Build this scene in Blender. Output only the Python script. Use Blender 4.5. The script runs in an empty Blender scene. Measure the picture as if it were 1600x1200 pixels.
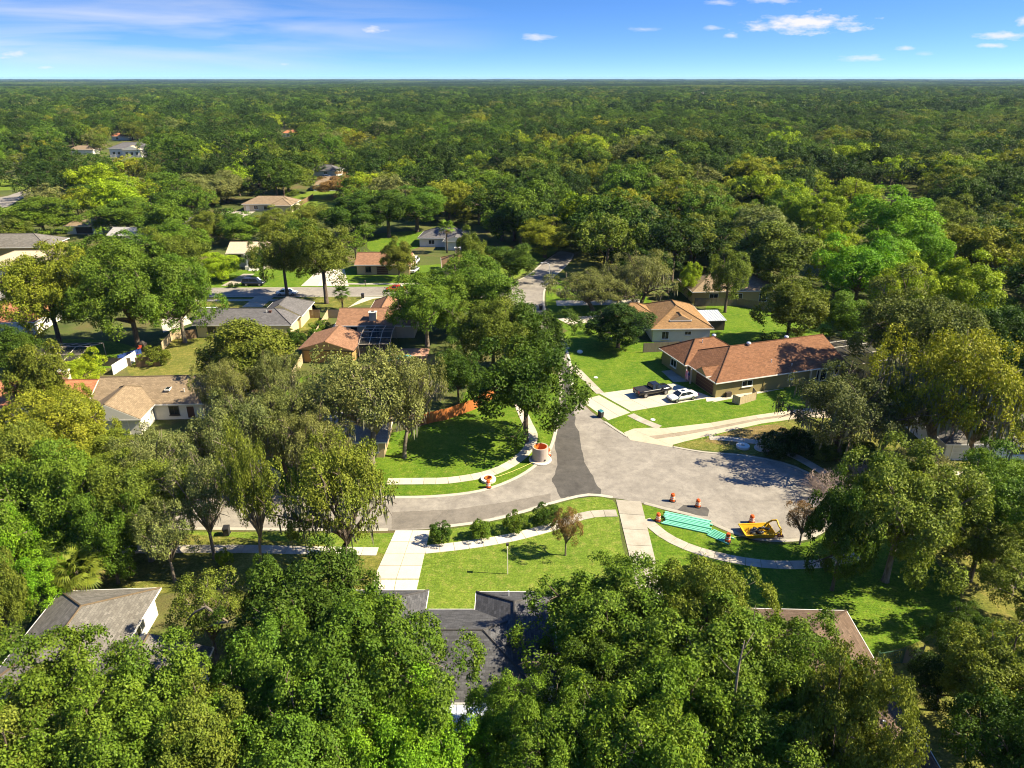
import bpy, bmesh, math, random
import numpy as np
from mathutils import Vector, Matrix
from mathutils.geometry import tessellate_polygon
R = math.radians
scn = bpy.context.scene

# ------------------------------------------------------------------ camera
FPX = 1109.0                                   # focal length in pixels of the 1600 px wide photograph
TH = math.atan((600 - 121) / FPX)              # camera pitch below the horizon
HC = 45.0                                      # drone height
cd = bpy.data.cameras.new('camera'); cam = bpy.data.objects.new('camera', cd)
scn.collection.objects.link(cam); scn.camera = cam
cam.location = (0, 0, HC); cam.rotation_euler = (R(90) - TH, 0, 0)
cd.sensor_width = 36; cd.lens = 36 * FPX / 1600; cd.clip_start = 0.5; cd.clip_end = 60000

def G(px, py, z=0.0):
    """point at height z seen in pixel (px, py) of the 1600x1200 photograph"""
    a = (px - 800) / FPX; b = -(py - 600) / FPX
    dy = math.cos(TH) + b * math.sin(TH); dz = -math.sin(TH) + b * math.cos(TH)
    t = (z - HC) / dz
    return Vector((a * t, dy * t, z))
def PX(x, y, z):
    f = y * math.cos(TH) - (z - HC) * math.sin(TH); u = y * math.sin(TH) + (z - HC) * math.cos(TH)
    return (800 + FPX * x / f, 600 - FPX * u / f)
def PPM(y, z=0.0): return FPX / (y * math.cos(TH) - (z - HC) * math.sin(TH))

# ------------------------------------------------------------------ light
SUN_AZ, SUN_EL = R(-5), R(43)                  # from +X (right), a little towards the camera
sd = Vector((math.cos(SUN_EL) * math.cos(SUN_AZ), math.cos(SUN_EL) * math.sin(SUN_AZ), math.sin(SUN_EL)))
sl = bpy.data.lights.new('sun', 'SUN'); so = bpy.data.objects.new('sun', sl); scn.collection.objects.link(so)
sl.energy = 5.0; sl.angle = R(0.5); sl.color = (1.0, 0.88, 0.64)
so.rotation_euler = sd.to_track_quat('Z', 'Y').to_euler(); so.location = (60, 0, 80)

w = bpy.data.worlds.new('World'); scn.world = w; w.use_nodes = True
wn = w.node_tree.nodes; wl = w.node_tree.links; wn.clear()
def N(nt, t, **kw):
    n = nt.nodes.new(t)
    for k, v in kw.items():
        if k == 'inp':
            for i, x in v.items(): n.inputs[i].default_value = x
        else: setattr(n, k, v)
    return n
WT = w.node_tree
def M_(nt, op, a, b=None, clamp=False):
    n = nt.nodes.new('ShaderNodeMath'); n.operation = op; n.use_clamp = clamp
    for i, x in enumerate((a, b)):
        if x is None: continue
        if isinstance(x, (int, float)): n.inputs[i].default_value = x
        else: nt.links.new(x, n.inputs[i])
    return n.outputs[0]
def MIX(nt, f, a, b, blend='MIX'):
    n = nt.nodes.new('ShaderNodeMix'); n.data_type = 'RGBA'; n.blend_type = blend
    for i, x in ((0, f), (6, a), (7, b)):
        if isinstance(x, (int, float)): n.inputs[i].default_value = x
        elif isinstance(x, tuple): n.inputs[i].default_value = x if len(x) == 4 else (*x, 1)
        else: nt.links.new(x, n.inputs[i])
    return n.outputs[2]
tc = N(WT, 'ShaderNodeTexCoord')
sx = N(WT, 'ShaderNodeSeparateXYZ'); wl.new(tc.outputs['Generated'], sx.inputs[0])
# clear subtropical sky: the sky turns deep blue quickly above the horizon
zz = M_(WT, 'ADD', M_(WT, 'MULTIPLY', M_(WT, 'MAXIMUM', sx.outputs[2], 0.0), 2.9), 0.12)
cv = N(WT, 'ShaderNodeCombineXYZ'); wl.new(sx.outputs[0], cv.inputs[0]); wl.new(sx.outputs[1], cv.inputs[1]); wl.new(zz, cv.inputs[2])
nv = N(WT, 'ShaderNodeVectorMath', operation='NORMALIZE'); wl.new(cv.outputs[0], nv.inputs[0])
sky = N(WT, 'ShaderNodeTexSky', sky_type='NISHITA', sun_disc=False)
sky.sun_elevation = SUN_EL; sky.sun_rotation = R(90) - SUN_AZ
sky.altitude = 0; sky.air_density = 1.0; sky.dust_density = 0.3; sky.ozone_density = 3.0
wl.new(nv.outputs[0], sky.inputs[0])
hs = N(WT, 'ShaderNodeHueSaturation', inp={0: 0.509, 1: 1.28, 2: 1.0}); wl.new(sky.outputs[0], hs.inputs['Color'])
# clouds: direction on a far plane
yy = M_(WT, 'MAXIMUM', sx.outputs[1], 0.05)
U = M_(WT, 'DIVIDE', sx.outputs[0], yy); V = M_(WT, 'DIVIDE', sx.outputs[2], yy)
uv = N(WT, 'ShaderNodeCombineXYZ'); wl.new(U, uv.inputs[0]); wl.new(M_(WT, 'MULTIPLY', V, 3.0), uv.inputs[1])
nz = N(WT, 'ShaderNodeTexNoise', inp={'Scale': 38.0, 'Detail': 6.0, 'Roughness': 0.6}); wl.new(uv.outputs[0], nz.inputs['Vector'])
nzf = M_(WT, 'SUBTRACT', nz.outputs[0], 0.5)
def dirv(px, py):
    a = (px - 800) / FPX; b = -(py - 600) / FPX
    dy = math.cos(TH) + b * math.sin(TH); dz = -math.sin(TH) + b * math.cos(TH)
    return a / dy, dz / dy
cl = None
for px, py, rx, ry, st in [(1258, 37, 78, 12, .95), (1345, 91, 38, 4, .5), (840, 59, 22, 5, .6), (1145, 56, 11, 4, .7), (1112, 44, 14, 3, .5),
                       (1005, 46, 18, 3, .35), (1413, 75, 13, 3, .6), (1444, 84, 12, 3, .25), (1570, 56, 40, 5, .75), (1553, 71, 25, 3, .7), (583, 48, 20, 5, .75),
                       (20, 86, 30, 6, .6), (72, 105, 16, 3, .5), (442, 100, 12, 3, .4), (1130, 4, 26, 4, .45), (1210, 1, 32, 4, .5), (1598, 32, 12, 6, .7)]:
    u0, v0 = dirv(px, py); ru = rx / FPX / 0.91; rv = ry / FPX / 0.84
    du = M_(WT, 'DIVIDE', M_(WT, 'SUBTRACT', U, u0), ru); dv = M_(WT, 'DIVIDE', M_(WT, 'SUBTRACT', V, v0), rv)
    d = M_(WT, 'SQRT', M_(WT, 'ADD', M_(WT, 'MULTIPLY', du, du), M_(WT, 'MULTIPLY', dv, dv)))
    e = M_(WT, 'ADD', M_(WT, 'SUBTRACT', 1.0, d), M_(WT, 'MULTIPLY', nzf, 2.6))
    e = M_(WT, 'MULTIPLY', M_(WT, 'MULTIPLY', e, 1.15, True), st)
    cl = e if cl is None else M_(WT, 'MAXIMUM', cl, e)
# cirrus streaks on the left
cu = N(WT, 'ShaderNodeCombineXYZ'); wl.new(M_(WT, 'ADD', M_(WT, 'MULTIPLY', U, 1.0), M_(WT, 'MULTIPLY', V, 2.0)), cu.inputs[0]); wl.new(M_(WT, 'MULTIPLY', V, 11.0), cu.inputs[1])
nc = N(WT, 'ShaderNodeTexNoise', inp={'Scale': 3.2, 'Detail': 6.0, 'Roughness': 0.48, 'Distortion': 0.4}); wl.new(cu.outputs[0], nc.inputs['Vector'])
ci = M_(WT, 'MULTIPLY', M_(WT, 'SUBTRACT', nc.outputs[0], 0.40), 3.4, True)
u1, v1 = dirv(150, 50)
dU = M_(WT, 'DIVIDE', M_(WT, 'SUBTRACT', U, u1), 0.55); dV = M_(WT, 'DIVIDE', M_(WT, 'SUBTRACT', V, v1), 0.060)
msk = M_(WT, 'SUBTRACT', 1.0, M_(WT, 'ADD', M_(WT, 'MULTIPLY', dU, dU), M_(WT, 'MULTIPLY', dV, dV)), True)
ci = M_(WT, 'MULTIPLY', M_(WT, 'MULTIPLY', ci, M_(WT, 'POWER', msk, 1.1)), 0.62)
cl = M_(WT, 'MAXIMUM', cl, ci, True)
skc = MIX(WT, cl, hs.outputs[0], (4.3, 4.2, 4.15, 1))
bg = N(WT, 'ShaderNodeBackground', inp={'Strength': 0.083}); wl.new(skc, bg.inputs[0])
wo = N(WT, 'ShaderNodeOutputWorld'); wl.new(bg.outputs[0], wo.inputs[0])
scn.view_settings.view_transform = 'Standard'; scn.view_settings.look = 'None'; scn.view_settings.exposure = 1.5; scn.view_settings.gamma = 1
cy = scn.cycles
cy.max_bounces = 6; cy.diffuse_bounces = 3; cy.glossy_bounces = 2; cy.transmission_bounces = 4; cy.transparent_max_bounces = 6; cy.volume_bounces = 0
cy.filter_width = 1.05; cy.use_denoising = True; cy.sample_clamp_indirect = 6
try: cy.denoiser = 'OPENIMAGEDENOISE'
except Exception: pass

# ------------------------------------------------------------------ materials
MATS = {}
def newmat(name):
    m = bpy.data.materials.new(name); m.use_nodes = True; nt = m.node_tree; nt.nodes.clear()
    out = nt.nodes.new('ShaderNodeOutputMaterial'); return m, nt, out
def noise(nt, scale, detail=4, rough=.55, vec=None, dist=0):
    n = N(nt, 'ShaderNodeTexNoise', inp={'Scale': scale, 'Detail': detail, 'Roughness': rough, 'Distortion': dist})
    if vec is not None: nt.links.new(vec, n.inputs['Vector'])
    return n.outputs[0]
def ramp(nt, f, stops):
    n = nt.nodes.new('ShaderNodeValToRGB'); nt.links.new(f, n.inputs[0]); e = n.color_ramp.elements
    while len(e) < len(stops): e.new(0.5)
    for k, (p, c) in zip(e, stops): k.position = p; k.color = c if len(c) == 4 else (*c, 1)
    return n.outputs[0]
def principled(nt, out, col, rough=.7, metal=0, spec=.3, bump=None, bstr=.3, bdist=.05):
    p = nt.nodes.new('ShaderNodeBsdfPrincipled')
    if isinstance(col, tuple): p.inputs['Base Color'].default_value = (*col, 1) if len(col) == 3 else col
    else: nt.links.new(col, p.inputs['Base Color'])
    if isinstance(rough, (int, float)): p.inputs['Roughness'].default_value = rough
    else: nt.links.new(rough, p.inputs['Roughness'])
    p.inputs['Metallic'].default_value = metal; p.inputs['Specular IOR Level'].default_value = spec
    if bump is not None:
        b = N(nt, 'ShaderNodeBump', inp={'Strength': bstr, 'Distance': bdist}); nt.links.new(bump, b.inputs['Height']); nt.links.new(b.outputs[0], p.inputs['Normal'])
    nt.links.new(p.outputs[0], out.inputs[0]); return p
def geo_pos(nt): return nt.nodes.new('ShaderNodeNewGeometry').outputs['Position']
def paint(name, col, rough=.5, metal=0, spec=.4, var=.12, scale=3.0):
    if name in MATS: return MATS[name]
    m, nt, o = newmat(name); p = geo_pos(nt)
    f = noise(nt, scale, 5, .6, p)
    c = MIX(nt, f, tuple(x * (1 - var) for x in col), tuple(min(1, x * (1 + var)) for x in col))
    principled(nt, o, c, rough, metal, spec); MATS[name] = m; return m
def grass(name, c1, c2, dry, dryness=.35, scale=.25):
    if name in MATS: return MATS[name]
    m, nt, o = newmat(name); p = geo_pos(nt)
    big = noise(nt, scale, 4, .6, p, .4); fine = noise(nt, 5.0, 4, .75, p); mid = noise(nt, 1.3, 4, .65, p)
    c = MIX(nt, ramp(nt, big, [(.35, (0, 0, 0)), (.65, (1, 1, 1))]), c1, c2)
    d = M_(nt, 'MULTIPLY', ramp(nt, mid, [(.5, (0, 0, 0)), (.78, (1, 1, 1))]), dryness)
    c = MIX(nt, d, c, dry)
    c = MIX(nt, 1.0, c, ramp(nt, fine, [(.28, (.45, .45, .45)), (.72, (1.45, 1.45, 1.45))]), 'MULTIPLY')
    c = MIX(nt, 1.0, c, ramp(nt, mid, [(.3, (.72, .76, .7)), (.7, (1.2, 1.16, 1.2))]), 'MULTIPLY')
    # mowing / blade streaks
    mp = N(nt, 'ShaderNodeMapping', inp={'Scale': (.5, 4.0, 1), 'Rotation': (0, 0, .5)}); nt.links.new(p, mp.inputs[0])
    st = noise(nt, 1.6, 3, .6, mp.outputs[0])
    c = MIX(nt, 1.0, c, ramp(nt, st, [(.3, (.85, .85, .85)), (.7, (1.12, 1.12, 1.12))]), 'MULTIPLY')
    principled(nt, o, c, .9, 0, .1, fine, .9, .08); MATS[name] = m; return m
def concrete(name, col, stain=.25):
    if name in MATS: return MATS[name]
    m, nt, o = newmat(name); p = geo_pos(nt)
    a = noise(nt, .8, 6, .65, p); b = noise(nt, 14, 3, .6, p)
    oi = nt.nodes.new('ShaderNodeObjectInfo')
    c = MIX(nt, M_(nt, 'MULTIPLY', ramp(nt, a, [(.42, (0, 0, 0)), (.75, (1, 1, 1))]), stain), col, (col[0] * .45, col[1] * .42, col[2] * .37))
    c = MIX(nt, 1.0, c, ramp(nt, b, [(.3, (.86, .86, .86)), (.7, (1.08, 1.08, 1.08))]), 'MULTIPLY')
    k = M_(nt, 'ADD', M_(nt, 'MULTIPLY', oi.outputs['Random'], .22), .86)
    g = N(nt, 'ShaderNodeCombineColor'); [nt.links.new(k, g.inputs[i]) for i in range(3)]
    c = MIX(nt, 1.0, c, g.outputs[0], 'MULTIPLY')
    principled(nt, o, c, .85, 0, .2, b, .3, .01); MATS[name] = m; return m
def shingle(name, col, var=.25, patch=.3, stain=(.5, .5, .5)):
    if name in MATS: return MATS[name]
    m, nt, o = newmat(name)
    u = N(nt, 'ShaderNodeUVMap'); mp = N(nt, 'ShaderNodeMapping', inp={'Scale': (1, 1, 1)}); nt.links.new(u.outputs[0], mp.inputs[0])
    br = N(nt, 'ShaderNodeTexBrick', inp={'Color1': (1 - var, 1 - var, 1 - var, 1), 'Color2': (1 + var, 1 + var, 1 + var, 1), 'Mortar': (.55, .55, .55, 1), 'Scale': 1.0,
           'Mortar Size': .012, 'Mortar Smooth': .3, 'Brick Width': .45, 'Row Height': .22}); nt.links.new(mp.outputs[0], br.inputs[0])
    p = geo_pos(nt); a = noise(nt, .45, 5, .6, p); b = noise(nt, 9, 3, .7, p)
    c = MIX(nt, 1.0, col, br.outputs[0], 'MULTIPLY')
    c = MIX(nt, M_(nt, 'MULTIPLY', ramp(nt, a, [(.4, (0, 0, 0)), (.7, (1, 1, 1))]), patch), c, tuple(x * s for x, s in zip(col, stain)))
    c = MIX(nt, 1.0, c, ramp(nt, b, [(.3, (.8, .8, .8)), (.7, (1.18, 1.18, 1.18))]), 'MULTIPLY')
    principled(nt, o, c, .9, 0, .15, br.outputs[1], -.4, .02); MATS[name] = m; return m
def wood(name, col, scale=1.0):
    if name in MATS: return MATS[name]
    m, nt, o = newmat(name); p = geo_pos(nt)
    mp = N(nt, 'ShaderNodeMapping', inp={'Scale': (6, 6, .6)}); nt.links.new(p, mp.inputs[0])
    a = noise(nt, 2.2 * scale, 5, .65, mp.outputs[0]); oi = nt.nodes.new('ShaderNodeObjectInfo')
    c = MIX(nt, a, tuple(x * .55 for x in col), tuple(x * 1.35 for x in col))
    principled(nt, o, c, .85, 0, .15, a, .3, .02); MATS[name] = m; return m
def glass(name, col=(.015, .02, .025)):
    if name in MATS: return MATS[name]
    m, nt, o = newmat(name); principled(nt, o, col, .06, 0, .6); MATS[name] = m; return m

# asphalt: sun bleached with paler repairs, tyre tracks and fine cracks
def asphalt(name, c1, c2, crack=.2):
    m, nt, o = newmat(name); p = geo_pos(nt)
    a = noise(nt, .22, 5, .6, p, .5); b = noise(nt, 25, 2, .7, p); s = noise(nt, 1.1, 5, .7, p)
    c = MIX(nt, ramp(nt, a, [(.3, (0, 0, 0)), (.7, (1, 1, 1))]), c1, c2)
    c = MIX(nt, 1.0, c, ramp(nt, s, [(.3, (.76, .76, .77)), (.7, (1.14, 1.14, 1.13))]), 'MULTIPLY')
    c = MIX(nt, 1.0, c, ramp(nt, b, [(.3, (.8, .8, .8)), (.7, (1.18, 1.18, 1.18))]), 'MULTIPLY')
    v = N(nt, 'ShaderNodeTexVoronoi', feature='DISTANCE_TO_EDGE', inp={'Scale': .23}); 
    dm = N(nt, 'ShaderNodeTexNoise', inp={'Scale': .9, 'Detail': 4}); nt.links.new(p, dm.inputs['Vector'])
    ad = N(nt, 'ShaderNodeVectorMath', operation='ADD'); nt.links.new(p, ad.inputs[0]); nt.links.new(dm.outputs[1], ad.inputs[1]); nt.links.new(ad.outputs[0], v.inputs[0])
    k = ramp(nt, v.outputs[0], [(0, (1, 1, 1)), (.016, (0, 0, 0))])
    c = MIX(nt, M_(nt, 'MULTIPLY', k, crack), c, (c1[0] * .4, c1[1] * .4, c1[2] * .4))
    principled(nt, o, c, .9, 0, .2, b, .4, .01); MATS[name] = m; return m
asphalt('asphalt', (.190, .171, .149), (.285, .260, .226))
asphalt('asphalt_new', (.062, .058, .054), (.10, .093, .085), .15)
asphalt('asphalt_mid', (.15, .134, .115), (.20, .178, .152), .2)

# foliage: tint from the object's own colour, leaf to leaf variation from a face attribute
def leafmat(name, inst=False, trans=.21):
    m, nt, o = newmat(name)
    if inst:
        a = N(nt, 'ShaderNodeAttribute', attribute_type='INSTANCER', attribute_name='tint'); base = a.outputs[0]
    else:
        base = nt.nodes.new('ShaderNodeObjectInfo').outputs['Color']
    r = N(nt, 'ShaderNodeAttribute', attribute_type='GEOMETRY', attribute_name='rnd').outputs['Fac']
    g = N(nt, 'ShaderNodeAttribute', attribute_type='GEOMETRY', attribute_name='clump').outputs['Fac']
    hs = nt.nodes.new('ShaderNodeHueSaturation'); nt.links.new(base, hs.inputs['Color'])
    nt.links.new(M_(nt, 'ADD', M_(nt, 'MULTIPLY', g, -.03), .517), hs.inputs[0])
    nt.links.new(M_(nt, 'ADD', M_(nt, 'ADD', M_(nt, 'MULTIPLY', r, .75), M_(nt, 'MULTIPLY', g, .45)), .4), hs.inputs[2])
    col = hs.outputs[0]
    p = nt.nodes.new('ShaderNodeBsdfPrincipled'); nt.links.new(col, p.inputs['Base Color']); p.inputs['Roughness'].default_value = .55; p.inputs['Specular IOR Level'].default_value = .12
    t = nt.nodes.new('ShaderNodeBsdfTranslucent'); tcx = MIX(nt, 1.0, col, (1.35, 1.4, .5), 'MULTIPLY'); nt.links.new(tcx, t.inputs[0])
    mx = N(nt, 'ShaderNodeMixShader', inp={0: trans}); nt.links.new(p.outputs[0], mx.inputs[1]); nt.links.new(t.outputs[0], mx.inputs[2]); nt.links.new(mx.outputs[0], o.inputs[0])
    MATS[name] = m; return m
leafmat('leaf'); leafmat('leaf_far', True)
def bark(name, c1, c2):
    m, nt, o = newmat(name); tcn = nt.nodes.new('ShaderNodeTexCoord'); p = geo_pos(nt)
    mp = N(nt, 'ShaderNodeMapping', inp={'Scale': (3, 3, .7)}); nt.links.new(p, mp.inputs[0])
    a = noise(nt, 2.0, 5, .7, mp.outputs[0]); c = MIX(nt, ramp(nt, a, [(.3, (0, 0, 0)), (.7, (1, 1, 1))]), c1, c2)
    principled(nt, o, c, .95, 0, .1, a, .6, .05); MATS[name] = m; return m
bark('bark', (.05, .037, .027), (.17, .135, .105)); bark('bark_pale', (.10, .08, .06), (.27, .23, .18)); bark('dead_twig', (.20, .15, .125), (.40, .32, .27))
def mossmat():
    m, nt, o = newmat('moss'); r = N(nt, 'ShaderNodeAttribute', attribute_type='GEOMETRY', attribute_name='rnd').outputs['Fac']
    c = MIX(nt, r, (.10, .105, .062), (.24, .235, .15)); principled(nt, o, c, .9, 0, .1); MATS['moss'] = m
mossmat()
# ground: leaf litter, thin grass and bare sand
def groundmat():
    m, nt, o = newmat('ground'); p = geo_pos(nt)
    a = noise(nt, .06, 6, .62, p, .6); b = noise(nt, .9, 5, .7, p); f = noise(nt, 6, 3, .7, p)
    c = ramp(nt, a, [(.36, (.05, .075, .018)), (.5, (.085, .11, .026)), (.62, (.12, .105, .04)), (.72, (.17, .13, .075))])
    c = MIX(nt, M_(nt, 'MULTIPLY', ramp(nt, b, [(.45, (0, 0, 0)), (.7, (1, 1, 1))]), .55), c, (.09, .07, .04))
    c = MIX(nt, 1.0, c, ramp(nt, f, [(.28, (.6, .6, .6)), (.72, (1.3, 1.3, 1.3))]), 'MULTIPLY')
    principled(nt, o, c, .95, 0, .1, f, .6, .08); MATS['ground'] = m
groundmat()

# ------------------------------------------------------------------ mesh helpers
def link(o): scn.collection.objects.link(o); return o
def tag(o, label=None, cat=None, group=None, kind=None):
    if label: o['label'] = label
    if cat: o['category'] = cat
    if group: o['group'] = group
    if kind: o['kind'] = kind
    return o
def thing(name, label, cat, loc=(0, 0, 0), rz=0.0, group=None):
    o = bpy.data.objects.new(name, None); o.empty_display_size = .2; link(o)
    o.location = loc; o.rotation_euler = (0, 0, rz); return tag(o, label, cat, group)
def npmesh(name, v, quads, mat, attrs=None, smooth=False):
    me = bpy.data.meshes.new(name); v = np.asarray(v, np.float32); q = np.asarray(quads, np.int32); n = q.shape[1]
    me.vertices.add(len(v)); me.vertices.foreach_set('co', v.ravel())
    me.loops.add(q.size); me.loops.foreach_set('vertex_index', q.ravel())
    me.polygons.add(len(q)); me.polygons.foreach_set('loop_start', np.arange(0, q.size, n, dtype=np.int32))
    me.update(calc_edges=True)
    for k, a in (attrs or {}).items():
        at = me.attributes.new(k, 'FLOAT', 'FACE'); at.data.foreach_set('value', np.asarray(a, np.float32))
    if smooth: me.polygons.foreach_set('use_smooth', np.ones(len(q), bool))
    me.materials.append(MATS[mat]); return me
def mobj(name, me, parent=None, loc=(0, 0, 0), rot=(0, 0, 0), scale=(1, 1, 1)):
    o = bpy.data.objects.new(name, me); link(o); o.location = loc; o.rotation_euler = rot; o.scale = scale
    if parent is not None: o.parent = parent
    return o
class MB:
    def __init__(s): s.v = []; s.f = []; s.uv = {}
    def add(s, vs, fs, M=None):
        b = len(s.v)
        s.v += [tuple(M @ Vector(p)) if M is not None else tuple(p) for p in vs]
        s.f += [tuple(b + i for i in f) for f in fs]; return s
    def box(s, x, y, z, sx, sy, sz, rz=0.0, M=None, taper=1.0):
        a, b, c = sx / 2, sy / 2, sz / 2
        vs = [(-a, -b, -c), (a, -b, -c), (a, b, -c), (-a, b, -c)] + [(p[0] * taper, p[1] * taper, c) for p in ((-a, -b), (a, -b), (a, b), (-a, b))]
        T = Matrix.Translation((x, y, z)) @ Matrix.Rotation(rz, 4, 'Z')
        if M is not None: T = M @ T
        return s.add(vs, [(3, 2, 1, 0), (4, 5, 6, 7), (0, 1, 5, 4), (1, 2, 6, 5), (2, 3, 7, 6), (3, 0, 4, 7)], T)
    def lathe(s, prof, n=16, M=None, cap=True):
        vs = []; fs = []
        for r, z in prof:
            for i in range(n): t = 2 * math.pi * i / n; vs.append((r * math.cos(t), r * math.sin(t), z))
        for k in range(len(prof) - 1):
            for i in range(n): j = (i + 1) % n; fs.append((k * n + i, k * n + j, (k + 1) * n + j, (k + 1) * n + i))
        if cap: fs.append(tuple(reversed(range(n)))); fs.append(tuple((len(prof) - 1) * n + i for i in range(n)))
        return s.add(vs, fs, M)
    def tube(s, pts, rad, n=6):
        pts = [Vector(p) for p in pts]; rad = rad if isinstance(rad, (list, tuple)) else [rad] * len(pts)
        vs = []; fs = []
        for k, p in enumerate(pts):
            d = (pts[min(k + 1, len(pts) - 1)] - pts[max(k - 1, 0)])
            d = d.normalized() if d.length > 1e-6 else Vector((0, 0, 1))
            a = d.cross(Vector((0, 0, 1)) if abs(d.z) < .9 else Vector((1, 0, 0))).normalized(); b = d.cross(a)
            for i in range(n): t = 2 * math.pi * i / n; vs.append(tuple(p + (a * math.cos(t) + b * math.sin(t)) * rad[k]))
        for k in range(len(pts) - 1):
            for i in range(n): j = (i + 1) % n; fs.append((k * n + i, k * n + j, (k + 1) * n + j, (k + 1) * n + i))
        fs.append(tuple(reversed(range(n)))); fs.append(tuple((len(pts) - 1) * n + i for i in range(n)))
        return s.add(vs, fs)
    def prism(s, pts, z0, z1):
        n = len(pts); vs = [(p[0], p[1], z0) for p in pts] + [(p[0], p[1], z1) for p in pts]
        fs = [tuple(reversed(range(n))), tuple(range(n, 2 * n))] + [(i, (i + 1) % n, n + (i + 1) % n, n + i) for i in range(n)]
        return s.add(vs, fs)
    def mesh(s, name, mat, smooth=False, bevel=0.0):
        me = bpy.data.meshes.new(name); me.from_pydata(s.v, [], s.f)
        if bevel or smooth:
            bm = bmesh.new(); bm.from_mesh(me)
            if bevel: bmesh.ops.bevel(bm, geom=bm.edges[:], offset=bevel, segments=2, affect='EDGES', clamp_overlap=True)
            bmesh.ops.recalc_face_normals(bm, faces=bm.faces[:]); bm.to_mesh(me); bm.free()
        if smooth: me.polygons.foreach_set('use_smooth', [True] * len(me.polygons))
        me.materials.append(MATS[mat]); return me
    def build(s, name, mat, parent=None, smooth=False, bevel=0.0, **kw):
        return mobj(name, s.mesh(name, mat, smooth, bevel), parent, **kw)
def catmull(pts, closed=False, step=1.0):
    P = [Vector((p[0], p[1], 0)) for p in pts]; n = len(P); out = []
    for i in range(n if closed else n - 1):
        p1, p2 = P[i], P[(i + 1) % n]
        p0 = P[i - 1] if (closed or i > 0) else p1 * 2 - p2
        p3 = P[(i + 2) % n] if (closed or i + 2 < n) else p2 * 2 - p1
        L = (p2 - p1).length; k = max(1, min(40, int(L / step)))
        # tangents limited by the segment length so that long and short spans meet without loops
        t1 = (p2 - p0) * (L / max(1e-6, (p1 - p0).length + L)); t2 = (p3 - p1) * (L / max(1e-6, (p3 - p2).length + L))
        for j in range(k):
            t = j / k; a, b = t * t, t * t * t
            out.append(p1 * (2 * b - 3 * a + 1) + t1 * (b - 2 * a + t) + p2 * (-2 * b + 3 * a) + t2 * (b - a))
    if not closed: out.append(P[-1])
    return out
def sheet(name, pts, z, mat, kind='structure', smooth=True, step=1.0, label=None):
    W = [Vector((p[0], p[1], 0)) for p in pts]
    if smooth: W = catmull(W, True, step)
    tri = tessellate_polygon([W]); vs = [(p.x, p.y, z) for p in W]
    fs = []
    for t in tri:
        a, b, c = (W[i] for i in t); fs.append(t if (b - a).cross(c - a).z > 0 else (t[0], t[2], t[1]))
    me = bpy.data.meshes.new(name); me.from_pydata(vs, [], fs); me.materials.append(MATS[mat])
    return tag(mobj(name, me), kind=kind)
def GP(l, z=0.0): return [G(*p, z) for p in l]

# ------------------------------------------------------------------ ground, roads, pavements
mb = MB(); nr, na = 26, 48
rr = [0, 40, 80, 120, 170, 240, 340, 480, 700, 1000, 1500, 2200, 3200, 4600, 6500, 9000, 12000, 15500]
vs = [(0, 0, 0)]; fs = []
for k, r in enumerate(rr[1:]):
    for i in range(na): t = 2 * math.pi * i / na; vs.append((r * math.cos(t), r * math.sin(t), 0))
for i in range(na): fs.append((0, 1 + i, 1 + (i + 1) % na))
for k in range(len(rr) - 2):
    a = 1 + k * na; b = a + na
    for i in range(na): j = (i + 1) % na; fs.append((a + i, b + i, b + j, a + j))
mb.add(vs, fs); tag(mb.build('ground', 'ground'), kind='structure')

E_NW = [(-400, 772), (200, 774), (420, 777), (610, 778), (680, 776.5), (750, 768), (800, 751), (835, 730), (858, 706), (868, 680), (873, 650), (878, 615), (874, 575), (860, 530), (838, 503), (815, 487), (800, 473), (780, 465)]
E_NE = [(853, 490), (875, 520), (890, 560), (894, 590), (897, 612), (920, 640), (947, 660), (988, 687), (1050, 697), (1100, 706), (1160, 711), (1220, 722), (1262, 738), (1292, 765), (1305, 795), (1295, 822), (1270, 840),
        (1230, 846), (1180, 843), (1140, 831), (1090, 809), (1040, 796), (1003, 786), (960, 778.5), (920, 774), (870, 785), (820, 800), (760, 815), (680, 826), (610, 829), (420, 828), (200, 826), (-400, 824)]
XS = [(640, 463), (500, 463.5), (340, 464), (200, 466), (0, 470), (-300, 474), (-300, 457), (0, 454), (200, 451.5), (340, 450), (500, 449), (640, 448), (775, 446), (808, 438), (830, 426), (845, 413), (866, 398), (876, 393),
      (896, 396), (893, 405), (880, 420), (862, 436), (852, 452), (850, 470)]
sheet('road', GP(E_NW + XS + E_NE), .02, 'asphalt')
sheet('road', GP([(-100, 312), (0, 308), (30, 300), (46, 297), (46, 303), (30, 312), (0, 326), (-100, 340)]), .02, 'asphalt')
PATCH = [(897, 640), (901, 668), (907, 694), (911, 716), (917, 732), (926, 743), (930, 752), (938, 766), (940, 774), (915, 777), (893, 776), (874, 778), (870, 770), (866, 757), (861, 752), (868, 742), (870, 722), (867, 700), (871, 668), (876, 640), (880, 600), (878, 572), (888, 572), (893, 600)]
def rough_px(l, amp, seed):
    rg = random.Random(seed); out = []
    for (x0, y0), (x1, y1) in zip(l, l[1:] + l[:1]):
        k = max(1, int(math.hypot(x1 - x0, y1 - y0) / 6))
        for j in range(k): t = j / k; out.append((x0 + (x1 - x0) * t + rg.uniform(-amp, amp), y0 + (y1 - y0) * t + rg.uniform(-amp, amp) * .6))
    return out
sheet('asphalt_patch', GP(rough_px(PATCH, 2.3, 3)), .026, 'asphalt_new', smooth=False)
sheet('asphalt_patch', GP([(1068, 789), (1104, 793), (1108, 797), (1106, 807), (1075, 804), (1056, 799)]), .026, 'asphalt_new', smooth=False)
sheet('asphalt_patch', GP(rough_px([(612, 800), (700, 797), (790, 785), (860, 771), (861, 784), (800, 801), (740, 815), (680, 824), (612, 827)], .6, 5)), .025, 'asphalt_mid', smooth=False)

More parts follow.
